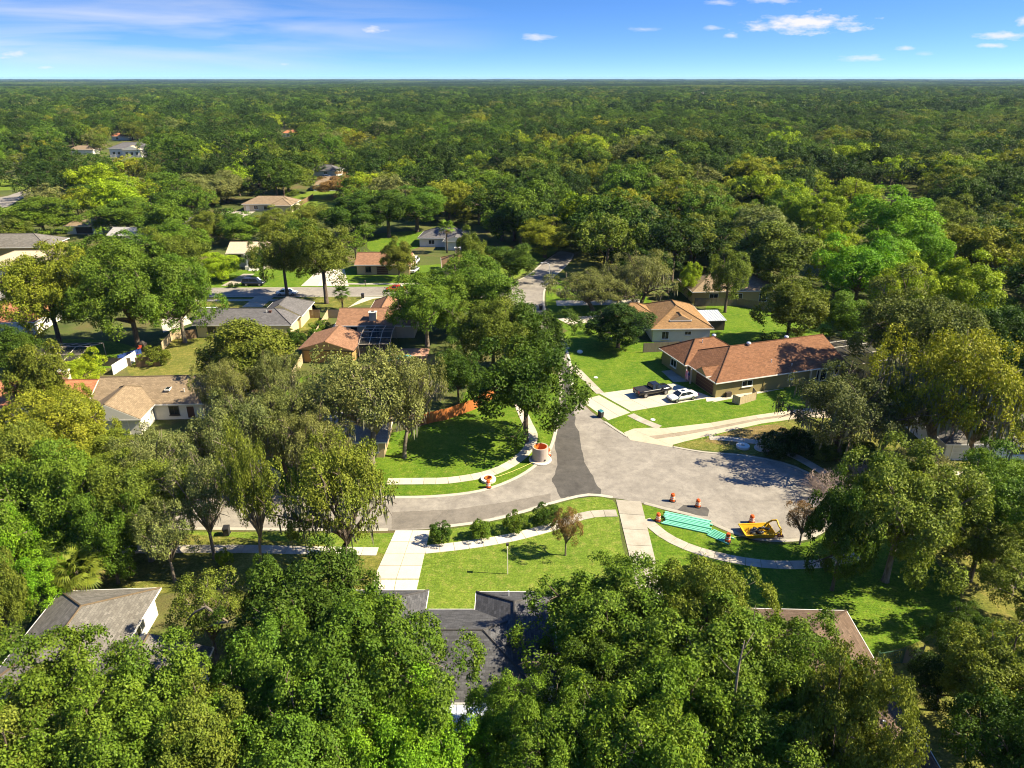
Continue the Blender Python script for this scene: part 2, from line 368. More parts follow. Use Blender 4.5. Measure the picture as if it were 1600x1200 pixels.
# lawns
grass('lawn_front', (.105, .170, .018), (.145, .205, .024), (.24, .19, .07), .55)
grass('lawn_lush', (.075, .150, .010), (.115, .185, .014), (.20, .165, .045), .5)
grass('lawn_dry', (.11, .13, .024), (.17, .165, .035), (.26, .20, .08), .6)
grass('lawn_brown', (.13, .12, .03), (.20, .145, .055), (.24, .16, .08), .7)
sheet('lawn', GP([(-100, 830), (420, 832), (608, 833), (680, 829), (760, 818), (820, 803), (870, 788), (920, 777), (958, 782), (972, 850), (1000, 940), (1010, 1150), (820, 1250), (560, 1250), (540, 960), (400, 900), (150, 880)]), .010, 'lawn_front')
sheet('lawn', GP([(-150, 835), (590, 862), (575, 940), (420, 985), (320, 930), (150, 935), (-150, 960)]), .014, 'lawn_dry')
sheet('lawn', GP([(1003, 789), (1040, 799), (1090, 812), (1140, 834), (1180, 847), (1230, 850), (1270, 845), (1320, 815), (1450, 800), (1680, 900), (1680, 1250), (1330, 1250), (1014, 1100)]), .009, 'lawn_lush')
sheet('lawn', GP([(1400, 800), (1640, 860), (1640, 1260), (1430, 1260), (1390, 1060), (1360, 1030), (1440, 1000), (1500, 930)]), .013, 'lawn_dry')
sheet('lawn', GP([(200, 771), (420, 774), (610, 775), (680, 773), (750, 765), (800, 748), (832, 728), (855, 704), (865, 680), (870, 650), (874, 615), (868, 585), (790, 580), (740, 600), (690, 655), (540, 690), (400, 720), (250, 740)]), .010, 'lawn_lush')
sheet('lawn', GP([(897, 612), (893, 590), (888, 560), (876, 525), (900, 515), (1000, 530), (1050, 545), (1085, 565), (1100, 600), (1240, 600), (1330, 610), (1350, 645), (1240, 655), (1110, 690), (1050, 695), (988, 684), (947, 657), (920, 637)]), .010, 'lawn_lush')
sheet('lawn', GP([(1052, 697), (1110, 683), (1250, 655), (1420, 640), (1540, 690), (1480, 760), (1330, 760), (1292, 762), (1262, 735), (1220, 719), (1160, 708), (1100, 703)]), .012, 'lawn_dry')
sheet('lawn', GP([(1100, 690), (1150, 672), (1215, 664), (1240, 680), (1180, 694), (1120, 694)]), .016, 'lawn_brown')
sheet('lawn', GP([(1110, 545), (1230, 540), (1300, 520), (1260, 470), (1120, 470), (1100, 500)]), .010, 'lawn_lush')
sheet('lawn', GP([(620, 605), (700, 600), (735, 570), (690, 555), (640, 575), (560, 580), (470, 590), (450, 620), (540, 640)]), .010, 'lawn_lush')
sheet('lawn', GP([(210, 590), (330, 580), (420, 555), (455, 560), (500, 500), (470, 470), (300, 520), (220, 540)]), .010, 'lawn_dry')
sheet('lawn', GP([(0, 575), (200, 572), (215, 545), (130, 530), (0, 540)]), .012, 'lawn_lush')
sheet('lawn', GP([(220, 485), (480, 485), (560, 478), (640, 470), (640, 464), (500, 465), (340, 466), (220, 468)]), .010, 'lawn_dry')
sheet('lawn', GP([(330, 449), (780, 445), (800, 436), (780, 410), (600, 418), (340, 425)]), .010, 'lawn_lush')
sheet('lawn', GP([(580, 392), (650, 388), (660, 362), (590, 366)]), .010, 'lawn_lush')
sheet('lawn', GP([(455, 335), (510, 330), (560, 305), (520, 295), (480, 300), (440, 320)]), .010, 'lawn_front')
sheet('lawn', GP([(855, 450), (868, 436), (990, 450), (1020, 510), (900, 520), (860, 490)]), .011, 'lawn_lush')
sheet('lawn', GP([(880, 420), (900, 402), (920, 380), (960, 420), (960, 450), (870, 436)]), .013, 'lawn_dry')
sheet('lawn', GP([(800, 436), (840, 412), (872, 388), (850, 375), (780, 405)]), .013, 'lawn_front')
sheet('lawn', GP([(-60, 298), (30, 296), (60, 290), (40, 280), (-60, 285)]), .010, 'lawn_front')
sheet('lawn', GP([(-100, 345), (20, 332), (50, 318), (44, 306), (0, 328), (-100, 342)]), .010, 'lawn_front')

# kerbs
def kerb(pts, side):
    W = catmull(GP(pts), False, 1.2); mb = MB(); n = len(W)
    for off0, off1, z in ((0, .42, .075),):
        L = []
        for k, p in enumerate(W):
            d = (W[min(k + 1, n - 1)] - W[max(k - 1, 0)]).normalized(); nrm = Vector((-d.y, d.x, 0)) * side
            L.append((p - nrm * .12, p + nrm * .16, p + nrm * .32))
        b = 0; vs = []; fs = []
        for a, c, e in L: vs += [(a.x, a.y, .03), (c.x, c.y, z), (e.x, e.y, z), (e.x, e.y, 0)]
        for k in range(n - 1):
            for j in range(3): fs.append((4 * k + j, 4 * k + 4 + j, 4 * k + 5 + j, 4 * k + 1 + j))
        fs += [(0, 1, 2, 3), (4 * n - 1, 4 * n - 2, 4 * n - 3, 4 * n - 4)]
        mb.add(vs, fs)
    return tag(mb.build('kerb', 'kerb'), kind='structure')
concrete('kerb', (.40, .37, .31), .35)
kerb(E_NW[:17], 1)
kerb([(860, 500), (875, 520), (890, 560), (894, 590), (898, 614), (905, 622)], -1)
kerb([(946, 659), (965, 672), (981, 682)], -1)
kerb([(1053, 698), (1100, 706), (1160, 711), (1220, 722), (1262, 738), (1292, 765), (1305, 795), (1295, 822), (1270, 840), (1230, 846), (1180, 843), (1140, 831), (1090, 809), (1040, 796), (1006, 787)], -1)
kerb([(957, 778), (920, 774), (870, 785), (820, 800), (760, 815), (680, 826)], -1)
kerb([(606, 829), (420, 828), (200, 826), (-400, 824)], -1)
kerb([(775, 465), (640, 463), (500, 463.5), (340, 464), (200, 466)], -1)
kerb([(200, 451), (340, 450), (500, 449), (640, 448), (775, 446), (808, 438), (830, 426), (845, 413), (866, 398)], -1)
kerb([(896, 398), (893, 405), (880, 420), (862, 436), (852, 452), (850, 470), (853, 490)], -1)

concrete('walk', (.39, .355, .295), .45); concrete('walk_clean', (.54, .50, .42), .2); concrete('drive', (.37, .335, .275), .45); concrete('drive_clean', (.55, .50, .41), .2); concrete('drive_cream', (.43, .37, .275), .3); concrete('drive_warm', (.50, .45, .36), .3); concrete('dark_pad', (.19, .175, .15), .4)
def sidewalk(pts, width, mat, z=.05, sl=1.5):
    root = bpy.data.objects.new('sidewalk', None); link(root); tag(root, kind='structure')
    W = catmull(GP(pts), False, .25); acc = [0]
    for a, b in zip(W, W[1:]): acc.append(acc[-1] + (b - a).length)
    n = max(1, round(acc[-1] / sl)); root.location = (W[0].x, W[0].y, 0)
    def at(s):
        for k in range(len(acc) - 1):
            if acc[k + 1] >= s: t = (s - acc[k]) / max(1e-6, acc[k + 1] - acc[k]); p = W[k].lerp(W[k + 1], t); d = (W[k + 1] - W[k]).normalized(); return p, Vector((-d.y, d.x, 0))
        return W[-1], Vector((-(W[-1] - W[-2]).normalized().y, (W[-1] - W[-2]).normalized().x, 0))
    rg = random.Random(len(pts))
    for k in range(n):
        s0, s1 = acc[-1] * k / n + .02, acc[-1] * (k + 1) / n - .02
        (p, a), (q, b) = at(s0), at(s1); h = width / 2; o = root.location; dz = rg.uniform(-.004, .006)
        mb = MB(); mb.prism([p - a * h - o, q - b * h - o, q + b * h - o, p + a * h - o], .005, z + dz); mb.build('slab', mat, root)
    return root
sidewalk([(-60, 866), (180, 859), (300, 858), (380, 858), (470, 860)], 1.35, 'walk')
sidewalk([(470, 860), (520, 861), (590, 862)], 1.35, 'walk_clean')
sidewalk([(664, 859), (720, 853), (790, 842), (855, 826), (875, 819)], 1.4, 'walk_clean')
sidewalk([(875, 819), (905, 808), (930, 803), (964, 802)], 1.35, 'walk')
sidewalk([(1008, 812), (1040, 838), (1080, 857), (1130, 871), (1190, 881), (1240, 883), (1290, 880), (1340, 868)], 1.3, 'walk')
sidewalk([(605, 752.5), (660, 752), (700, 751), (760, 741), (800, 724), (825, 702), (832, 680), (824, 662), (810, 630)], 1.45, 'drive_warm')
sidewalk([(895, 572), (917, 594), (938, 615)], 1.3, 'walk')
sidewalk([(985, 648), (1005, 658), (1030, 668)], 1.3, 'walk')
sidewalk([(1108, 684), (1150, 687), (1190, 693), (1240, 712), (1290, 740)], 1.3, 'walk')
sidewalk([(850, 500), (858, 506), (885, 545)], 1.3, 'walk')
sidewalk([(225, 471), (340, 469.5), (450, 469)], 1.3, 'walk')
sidewalk([(505, 443.5), (640, 443.5), (780, 441)], 1.3, 'walk')

def driveway(c, nx, ny, mat, z=.04, gap=.025):
    """c: four ground points (near-left, near-right, far-right, far-left)"""
    root = bpy.data.objects.new('driveway', None); link(root); tag(root, kind='structure'); c = [Vector((p[0], p[1], 0)) for p in c]
    root.location = c[0]
    def bl(u, v): return (c[0].lerp(c[1], u)).lerp(c[3].lerp(c[2], u), v) - c[0]
    W, D = (c[1] - c[0]).length, (c[3] - c[0]).length; gu, gv = gap / W, gap / D
    for i in range(nx):
        for j in range(ny):
            q = [bl(i / nx + gu, j / ny + gv), bl((i + 1) / nx - gu, j / ny + gv), bl((i + 1) / nx - gu, (j + 1) / ny - gv), bl(i / nx + gu, (j + 1) / ny - gv)]
            mb = MB(); mb.prism(q, .006, z + .0015 * ((i + j) % 2)); mb.build('slab', mat, root)
    return root
driveway([G(583, 905), G(655, 905), G(672, 829), G(618, 829)], 2, 4, 'drive_clean', .055)
driveway([G(575, 953), G(644, 953), G(655, 906), G(583, 906)], 2, 2, 'drive_clean', .055)
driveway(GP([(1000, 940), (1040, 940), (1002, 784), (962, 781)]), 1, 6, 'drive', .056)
# drive of the red roofed house
driveway(GP([(950, 657), (985, 645), (936, 618), (907, 626)]), 2, 1, 'drive_warm', .044)
driveway(GP([(986, 643), (1113, 621), (1053, 599), (936, 615)]), 5, 2, 'drive_warm', .047)
driveway(GP([(1052, 597), (1098, 596), (1082, 575), (1033, 580)]), 2, 2, 'drive', .041)
driveway(GP([(1112, 629), (1190, 614), (1225, 607), (1138, 618)]), 4, 1, 'drive_warm', .04)
driveway(GP([(1104, 628), (1130, 625), (1128, 619), (1102, 622)]), 1, 1, 'drive_clean', .05)
# long curved drive with a worn centre strip
up = [(990, 672), (1040, 669), (1110, 661), (1180, 649), (1260, 638), (1340, 640), (1400, 655)]; lo = [(1048, 696), (1070, 690), (1125, 677), (1190, 662), (1262, 652), (1330, 655), (1385, 668)]
def between(t): return [(a[0] + (b[0] - a[0]) * t, a[1] + (b[1] - a[1]) * t) for a, b in zip(up, lo)]
concrete('dark_strip', (.30, .25, .185), .5)
for a, b, m, zz_ in ((0, .395, 'drive_cream', .046), (.405, .60, 'dark_strip', .04), (.61, 1, 'drive_cream', .046)):
    P0, P1 = between(a), between(b)
    for k in range(len(P0) - 1): driveway(GP([P1[k], P1[k + 1], P0[k + 1], P0[k]]), 1, 1, m, zz_, .01)
sheet('driveway_apron', GP([(985, 688), (1050, 699), (1052, 694), (1060, 690), (1030, 668), (990, 670), (975, 676)]), .034, 'drive_cream', smooth=False)
# pale drives further off
driveway(GP([(520, 497), (560, 470), (605, 464), (570, 464)]), 1, 2, 'drive_clean', .05)
driveway(GP([(508, 527), (540, 505), (560, 497), (530, 497)]), 1, 2, 'drive_clean', .05)
driveway(GP([(378, 480), (410, 480), (428, 464), (398, 464)]), 1, 3, 'drive', .05)
driveway(GP([(470, 447), (545, 447), (538, 420), (500, 420)]), 3, 3, 'drive_clean', .05)
driveway(GP([(345, 447), (368, 447), (398, 428), (380, 428)]), 1, 3, 'drive', .05)
driveway(GP([(870, 478), (1000, 476), (1000, 468), (868, 470)]), 5, 1, 'drive_warm', .05)
driveway(GP([(890, 508), (950, 500), (940, 492), (870, 498)]), 3, 1, 'drive_warm', .05)
driveway(GP([(1400, 850), (1470, 845), (1560, 745), (1490, 735)]), 3, 4, 'drive_warm', .05)
driveway(GP([(380, 700), (400, 782), (432, 782), (440, 740)]), 1, 3, 'drive', .05)
driveway(GP([(330, 344), (380, 341), (400, 330), (350, 330)]), 3, 1, 'drive', .05)
driveway(GP([(255, 520), (300, 505), (290, 492), (250, 500)]), 2, 2, 'drive_warm', .05)

# ------------------------------------------------------------------ trees
def unit(a): return a / np.maximum(1e-9, np.linalg.norm(a, axis=-1, keepdims=True))
def leaf_quads(pos, nrm, size, rg):
    n = len(pos); t = unit(np.cross(nrm, unit(rg.normal(size=(n, 3))))); b = np.cross(nrm, t); s = (size * rg.uniform(.65, 1.35, n))[:, None]
    v = np.empty((n, 4, 3), np.float32); fold = nrm * s * .12
    v[:, 0] = pos - t * s * .55; v[:, 1] = pos + b * s * .33 + fold; v[:, 2] = pos + t * s * .55; v[:, 3] = pos - b * s * .33 + fold
    return v.reshape(-1, 3), np.arange(4 * n).reshape(-1, 4)
def crown_lobes(rg, nl, zc, sz, zmin=-.55, rl=(.2, .36), rho=(.5, .85), flat=1.0):
    i = np.arange(nl) + .5; ph = math.pi * (1 + 5 ** .5) * i; z = 1 - (1 - zmin) * i / nl
    r = np.sqrt(np.maximum(0, 1 - z * z)); d = np.stack([r * np.cos(ph), r * np.sin(ph), z], 1) + rg.normal(scale=.16, size=(nl, 3)); d = unit(d)
    ax = rg.uniform(.84, 1.1, 2); f = np.arctan2(d[:, 1], d[:, 0]); q = rg.uniform(0, 6.28, 4)
    env = 1 + .17 * np.sin(3 * f + q[0] + 2 * d[:, 2]) + .12 * np.sin(5 * f + q[1]) + .12 * np.sin(4 * d[:, 2] + q[2] + f)
    c = d * rg.uniform(*rho, (nl, 1)) * np.clip(env, .62, 1.22)[:, None] * np.array([ax[0], ax[1], sz]) + np.array([0, 0, zc])
    return c, d, rg.uniform(*rl, nl)
def make_tree(name, seed, nl, tw, lv, leaf, h, zc, sz, zmin=-.5, rl=(.2, .36), rho=(.5, .85), sig=.055, fork=None, lean=0.0, trunk_r=.05, droop=0.0, pale=False, mat='leaf', nlimb=10):
    rg = np.random.default_rng(seed); C, D, RL = crown_lobes(rg, nl, zc, sz, zmin, rl, rho)
    # a few inner lobes close the middle of the crown
    ni = max(3, nl // 6); Ci = np.stack([rg.normal(scale=.22, size=ni), rg.normal(scale=.22, size=ni), zc + rg.normal(scale=.2 * sz, size=ni)], 1)
    C = np.vstack([C, Ci]); D = np.vstack([D, unit(rg.normal(size=(ni, 3)) + [0, 0, .6])]); RL = np.append(RL, np.full(ni, rl[1] * 1.1))
    P = []; Nn = []; K = []; lob = rg.uniform(0, 1, len(C))
    for c, d, r, lb in zip(C, D, RL, lob):
        lv_k = .55 + .65 * rg.uniform()
        n = max(4, int(tw * (r / .28) ** 2)); td = unit(unit(rg.normal(size=(n, 3))) + .75 * d + np.array([0, 0, .3 - droop]))
        tp = c + td * r * rg.uniform(.72, 1.1, (n, 1)) * np.array([1, 1, .85])
        m = max(3, int(lv * lv_k)); off = rg.normal(size=(n, m, 3)) * sig; along = (off * td[:, None]).sum(-1, keepdims=True); off = off - along * td[:, None] * .45
        p = tp[:, None] + off; p[..., 2] -= droop * .12 * (off[..., 0] ** 2 + off[..., 1] ** 2) / sig ** 2 * sig
        nn = unit(td[:, None] * .7 + np.array([0, 0, .45]) + rg.normal(size=(n, m, 3)) * .55)
        P.append(p.reshape(-1, 3)); Nn.append(nn.reshape(-1, 3)); K.append(np.repeat(np.clip(lb * .55 + rg.uniform(0, .45, n), 0, 1), m))
    P = np.vstack(P); Nn = np.vstack(Nn); K = np.concatenate(K)
    v, q = leaf_quads(P, Nn, leaf, rg)
    crown = npmesh(name + '_crown', v, q, mat, {'rnd': rg.uniform(0, 1, len(P)), 'clump': K})
    mb = MB(); fk = fork if fork is not None else zc - sz * .55; lx, ly = lean, lean * .3
    base = [(0, 0, -.02), (lx * .2, ly * .2, fk * .35), (lx * .55, ly * .55, fk * .7), (lx, ly, fk)]
    mb.tube([(0, 0, -.02), (0, 0, .05)] + base[1:], [trunk_r * 1.55, trunk_r * 1.15, trunk_r, trunk_r * .9, trunk_r * .8], 7)
    idx = list(rg.permutation(len(D))[:nlimb])
    for k in idx:
        c = C[k]; s = Vector((lx, ly, fk * rg.uniform(.8, 1.0))); e = Vector(c) + Vector(D[k]) * RL[k] * (.5 if rg.uniform() < .7 else 1.25); mid = s.lerp(e, .5) + Vector((rg.normal() * .06, rg.normal() * .06, .08 + rg.normal() * .04))
        mb.tube([s, s.lerp(mid, .5) + Vector((0, 0, .02)), mid, mid.lerp(e, .55), e], [trunk_r * .62, trunk_r * .45, trunk_r * .34, trunk_r * .22, trunk_r * .08], 5)
        for _ in range(4):
            a = mid.lerp(e, rg.uniform(.2, .9)); dd = Vector(unit(rg.normal(size=3) + D[k] * 1.1)); b = a + dd * rg.uniform(.14, .32)
            mb.tube([a, a.lerp(b, .5) + Vector(rg.normal(size=3) * .02), b], [trunk_r * .2, trunk_r * .13, trunk_r * .05], 4)
    trunk = mb.mesh(name + '_trunk', 'bark_pale' if pale else 'bark', smooth=True)
    return {'crown': crown, 'trunk': trunk, 'h': h, 'C': C, 'R': RL, 'zc': zc, 'sz': sz, 'D': D}
VAR = {
 'big':   [make_tree('big', 10 + i, 84, 44, 27, .033, 1.9, 1.1, .76, sig=.042, rl=(.12, .26), rho=(.5, 1.0), zmin=-.6, pale=i % 2 == 0, nlimb=22) for i in range(6)],
 'tall':  [make_tree('tall', 30 + i, 60, 34, 20, .046, 2.7, 1.7, 1.0, zmin=-.85, rl=(.14, .28), rho=(.45, 1.0), trunk_r=.06) for i in range(3)],
 'round': [make_tree('round', 50 + i, 54, 36, 22, .046, 2.1, 1.15, .88, zmin=-.75, rl=(.14, .29), rho=(.45, 1.0)) for i in range(5)],
 'moss':  [make_tree('moss', 70 + i, 72, 44, 22, .031, 1.75, 1.1, .58, zmin=-.6, rl=(.10, .22), rho=(.45, 1.02), sig=.046, droop=.3, fork=.5, lean=.16 * (-1) ** i, trunk_r=.055, pale=i % 2 == 1, nlimb=24) for i in range(4)],
 'airy':  [make_tree('airy', 90 + i, 44, 34, 18, .042, 2.0, 1.3, .66, zmin=-.5, rl=(.11, .22), rho=(.55, 1.0), fork=.6, pale=True, nlimb=24) for i in range(3)],
 'mid':   [make_tree('mid', 110 + i, 44, 22, 16, .062, 2.1, (1.25, 1.1, 1.35)[i % 3], (.8, .95, .65)[i % 3], zmin=-.7, rl=((.15, .3), (.2, .38), (.12, .24))[i % 3], rho=(.45, 1.0)) for i in range(6)],
 'shrub': [make_tree('shrub', 130 + i, 24, 20, 14, .075, 1.5, .75, .72, zmin=-.85, rl=(.2, .36), fork=.25, trunk_r=.04) for i in range(3)],
}
def moss_mesh(name, t, seed, n=700):
    rg = np.random.default_rng(seed); k = rg.integers(0, len(t['D']), n)
    P = t['C'][k] + unit(rg.normal(size=(n, 3))) * t['R'][k][:, None] * np.array([.9, .9, .4]); P[:, 2] -= t['R'][k] * .5
    keep = P[:, 2] < t['zc'] + .12; P = P[keep]; n = len(P); V = []; Q = []; A = []
    L = rg.uniform(.05, .2, n) * rg.choice([.6, 1, 1.5], n, p=[.5, .35, .15]); a = rg.uniform(0, 6.28, n); w = rg.uniform(.008, .02, n)
    for i in range(n):
        for s in range(3):
            o = rg.normal(size=3) * .025; d = np.array([math.cos(a[i] + s), math.sin(a[i] + s), 0]) * w[i]; p = P[i] + o; l = L[i] * rg.uniform(.6, 1.1); b = len(V)
            V += [p - d * .5, p + d * .5, p + d + [0, 0, -l * .5], p - d + [0, 0, -l * .5], p + d * .15 + [0.01, 0, -l], p - d * .15 + [.01, 0, -l]]
            Q += [(b, b + 1, b + 2, b + 3), (b + 3, b + 2, b + 4, b + 5)]; u = rg.uniform(0, 1); A += [u, u]
    return npmesh(name, np.array(V), np.array(Q), 'moss', {'rnd': A})
MOSS = [moss_mesh('moss_strands', t, 5 + i, 700) for i, t in enumerate(VAR['moss'])]

TREES = []      # (x, y, R) of every tree built, for spacing
TREECOUNT = 0
def srgb(r, g, b): return tuple(((c / 255 + .055) / 1.055) ** 2.4 if c > 10 else c / 255 / 12.92 for c in (r, g, b))
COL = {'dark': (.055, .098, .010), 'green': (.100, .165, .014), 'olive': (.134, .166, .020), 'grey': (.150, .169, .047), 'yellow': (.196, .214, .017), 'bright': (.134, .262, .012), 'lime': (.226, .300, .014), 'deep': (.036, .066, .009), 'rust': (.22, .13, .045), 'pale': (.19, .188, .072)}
def plant(x, y, Rm, Hm, kind, col, name, label, cat, group=None, seed=0, moss=False, rz=None, sy=1.0):
    global TREECOUNT
    rg = random.Random(seed * 7919 + int(x * 31) + int(y * 17)); var = VAR[kind]; vi = rg.randrange(len(var)); t = var[vi]
    e = thing(name, label, cat, (x, y, 0), 0, group)
    sc = (Rm, Rm * sy, Hm / t['h']); r = rz if rz is not None else rg.uniform(0, 6.28)
    mobj('trunk' if kind != 'shrub' else 'stem', t['trunk'], e, rot=(0, 0, r), scale=sc)
    c = mobj('crown' if kind != 'shrub' else 'foliage', t['crown'], e, rot=(0, 0, r), scale=sc)
    k = rg.uniform(.88, 1.14); b = COL[col] if isinstance(col, str) else col
    c.color = (b[0] * k * rg.uniform(.93, 1.07), b[1] * k, b[2] * k * rg.uniform(.9, 1.1), 1)
    if moss: mobj('hanging_moss', MOSS[vi], e, rot=(0, 0, r), scale=sc)
    TREES.append((x, y, Rm)); TREECOUNT += 1
    return e
def T(cx, cy, rx, Hm, kind, col, label, name='broadleaf_tree', cat='tree', moss=False, group=None, zc=None, sy=1.0, rz=None, base=None):
    """tree whose crown centre shows at (cx, cy) and whose crown is rx pixels in half width"""
    t = VAR[kind][0]
    if base:                                   # foot of the trunk seen at this row: solve the height
        lo_, hi_ = 2.0, 30.0
        for _ in range(30):
            Hm = (lo_ + hi_) / 2; p = G(cx, cy, Hm * t['zc'] / t['h'])
            if PX(p.x, p.y, 0)[1] < base: lo_ = Hm
            else: hi_ = Hm
    z = Hm * (zc if zc is not None else t['zc'] / t['h']); p = G(cx, cy, z); Rm = rx / PPM(p.y, z)
    return plant(p.x, p.y, Rm / 1.0, Hm, kind, col, name, label, cat, group, seed=int(cx * 3 + cy), moss=moss, sy=sy, rz=rz)

# bottom left canopy
T(80, 1112, 120, 12, 'big', 'green', 'leafy green tree overhanging the lower left grey roof, at the left edge')
T(240, 1122, 105, 12, 'big', 'green', 'bright green spreading tree just below the lower left grey roof')
T(30, 1185, 110, 11, 'big', 'olive', 'olive green tree filling the bottom left corner')
T(170, 1190, 110, 11, 'big', 'green', 'green tree at the bottom edge, second from the left corner')
T(330, 1165, 100, 11, 'big', 'olive', 'olive tree at the bottom edge below the broken white limb')
T(490, 975, 118, 12, 'big', 'dark', 'dark green dense tree beside the white concrete driveway, in front of the street')
T(588, 1052, 118, 13, 'big', 'green', 'large green tree touching the left side of the charcoal roof')
T(430, 1080, 90, 12, 'big', 'green', 'green tree between the broken white limb and the charcoal roof')
T(480, 1180, 115, 11, 'big', 'green', 'lush green tree at the bottom edge left of the charcoal roof')
T(645, 1165, 95, 9.5, 'big', 'bright', 'light green tree at the bottom edge in front of the charcoal roof')
T(425, 938, 40, 9, 'big', 'dark', 'smaller dark green tree behind the dark dense one, near the pale sidewalk')
TB = T(322, 950, 62, 8.5, 'airy', 'olive', 'thin branchy tree with a broken white limb above the lower left house')
# bottom centre and right canopy
T(950, 975, 118, 10.5, 'big', 'green', 'huge green tree right of the charcoal roof, in front of the front lawn')
T(1100, 965, 82, 11.5, 'big', 'olive', 'green tree in front of the curved sidewalk below the green pipes')
T(1105, 1070, 130, 11.5, 'big', 'green', 'broad green tree between the charcoal roof and the brown shaded roof')
T(930, 1105, 90, 9, 'big', 'dark', 'dark green tree covering the right end of the charcoal roof')
T(1232, 1068, 98, 11, 'big', 'green', 'light green tree leaning over the brown shaded roof')
T(800, 1140, 72, 9, 'big', 'green', 'compact green tree at the foot of the charcoal roof')
T(1010, 1170, 115, 12, 'big', 'green', 'dense green tree at the bottom edge, below the huge green one')
T(1190, 1175, 120, 11, 'big', 'green', 'wide green tree at the bottom edge below the brown shaded roof')
T(1318, 1150, 88, 9, 'big', 'olive', 'olive green tree at the bottom edge beside the dirt track', base=1300)
T(860, 1195, 85, 10, 'big', 'green', 'green tree at the bottom edge right of the compact one')
# right side
T(1412, 795, 98, 12.5, 'big', 'olive', 'leafy tree with a slanting trunk on the lawn right of the cul-de-sac', base=908)
T(1322, 822, 52, 9, 'round', 'dark', 'small dark tree with a thin trunk near the end of the curved sidewalk', base=922)
T(1535, 842, 76, 8.5, 'big', 'olive', 'olive green tree behind the lawn at the right, in front of the pale driveway')
T(1575, 800, 85, 12, 'big', 'green', 'green tree at the right edge beside the pale driveway')
T(1640, 925, 84, 8.5, 'big', 'olive', 'large olive tree at the right edge above the dark hedge gap')
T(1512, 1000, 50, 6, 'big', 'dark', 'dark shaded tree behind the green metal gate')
T(1570, 1075, 100, 10, 'big', 'olive', 'yellow green tree at the right edge over the dark yard')
T(1600, 1180, 95, 11, 'big', 'dark', 'dark tree in the bottom right corner behind the wooden frame')
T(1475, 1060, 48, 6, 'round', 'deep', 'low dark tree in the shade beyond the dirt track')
T(1565, 745, 52, 7, 'round', 'green', 'rounded green tree in front of the grey brown roof at the right')
T(1440, 738, 50, 7, 'airy', 'pale', 'half bare pale tree with thin branches beside the pale driveway')
T(1328, 632, 94, 12.5, 'moss', (.105, .115, .032), 'mossy dark oak beside the red roofed house', 'oak_tree', moss=True)
T(1395, 630, 62, 14, 'moss', 'olive', 'mossy oak with a thick dark trunk on the lawn right of the curved drive', 'oak_tree', moss=True, base=706)
T(1495, 600, 100, 16, 'moss', 'yellow', 'tall yellow green mossy oak at the right before the grey brown roof', 'oak_tree', moss=True, base=735)
T(1430, 520, 92, 17, 'big', (.085, .112, .022), 'tall oak rising behind the mossy oaks at the right')
T(1545, 640, 62, 13, 'moss', 'olive', 'oak with moss at the right edge over the grey brown roof', 'oak_tree', moss=True)
# behind the red roofed house
T(1238, 478, 56, 13, 'round', 'olive', 'stout olive tree behind the ridge of the red roofed house')
T(1140, 428, 36, 13, 'tall', 'olive', 'tall tree with a visible trunk before the yellow walled house')
T(1205, 395, 78, 16, 'round', 'olive', 'big olive tree behind the stout one, left of the brilliant green trees')
T(1330, 318, 58, 18, 'tall', 'lime', 'brilliant lime green tree, topmost of the bright clump at the right')
T(1395, 345, 66, 20, 'tall', 'bright', 'tallest brilliant green tree of the bright clump at the right')
T(1345, 425, 62, 15, 'round', 'bright', 'bright green tree below the tallest one, left side of the bright clump')
T(1415, 455, 48, 14, 'round', 'lime', 'bright green tree at the foot of the bright clump, right side')
T(1300, 395, 40, 14, 'round', 'lime', 'bright green tree at the left edge of the bright clump')
T(1298, 348, 46, 15, 'round', 'lime', 'lime green tree above the left edge of the bright clump')
T(1378, 405, 56, 15, 'round', 'bright', 'bright green tree in the middle of the bright clump')
T(1440, 392, 46, 15, 'round', 'bright', 'bright green tree at the right edge of the bright clump')
T(1462, 345, 46, 15, 'round', 'olive', 'olive tree right behind the bright clump')
T(1510, 455, 58, 15, 'round', 'lime', 'bright yellow green tree right of the bright clump, above the oaks')
T(1328, 498, 42, 10, 'round', 'green', 'rounded green tree beside the screened pool of the red roofed house')
T(1560, 520, 60, 14, 'round', 'dark', 'dark tree at the right edge above the yellow green oak')
# centre
T(822, 600, 82, 14, 'round', 'dark', 'big dark tree on the corner lawn overhanging the street', base=690)
T(838, 528, 56, 12, 'round', 'dark', 'dark tree rising behind the big dark corner tree at the street')
T(735, 455, 80, 14, 'big', 'green', 'large green oak behind the dark corner tree, left of the street')
T(665, 480, 62, 13, 'big', 'green', 'green oak above the pool, beside the brown roofed house')
T(770, 520, 66, 13, 'big', 'olive', 'green oak rising right behind the dark corner tree')
T(715, 583, 38, 9.5, 'round', 'dark', 'dark tree behind the orange wooden fence', base=632)
T(570, 612, 100, 13, 'moss', 'grey', 'grey green mossy oak on the shady corner lawn', 'oak_tree', moss=True, base=724)
T(625, 612, 58, 13, 'moss', 'grey', 'mossy oak with twin trunks on the shady corner lawn, next to the orange fence', 'oak_tree', moss=True, base=715)
T(505, 605, 56, 11, 'moss', 'grey', 'grey mossy oak in front of the detached brown garage', 'oak_tree', moss=True, base=642)
T(490, 690, 58, 11, 'moss', 'grey', 'grey green oak at the left side of the shady corner lawn', 'oak_tree', moss=True)
T(522, 765, 88, 12, 'moss', 'olive', 'mossy oak with a dark forked trunk between street and white driveway', 'oak_tree', moss=True, base=890)
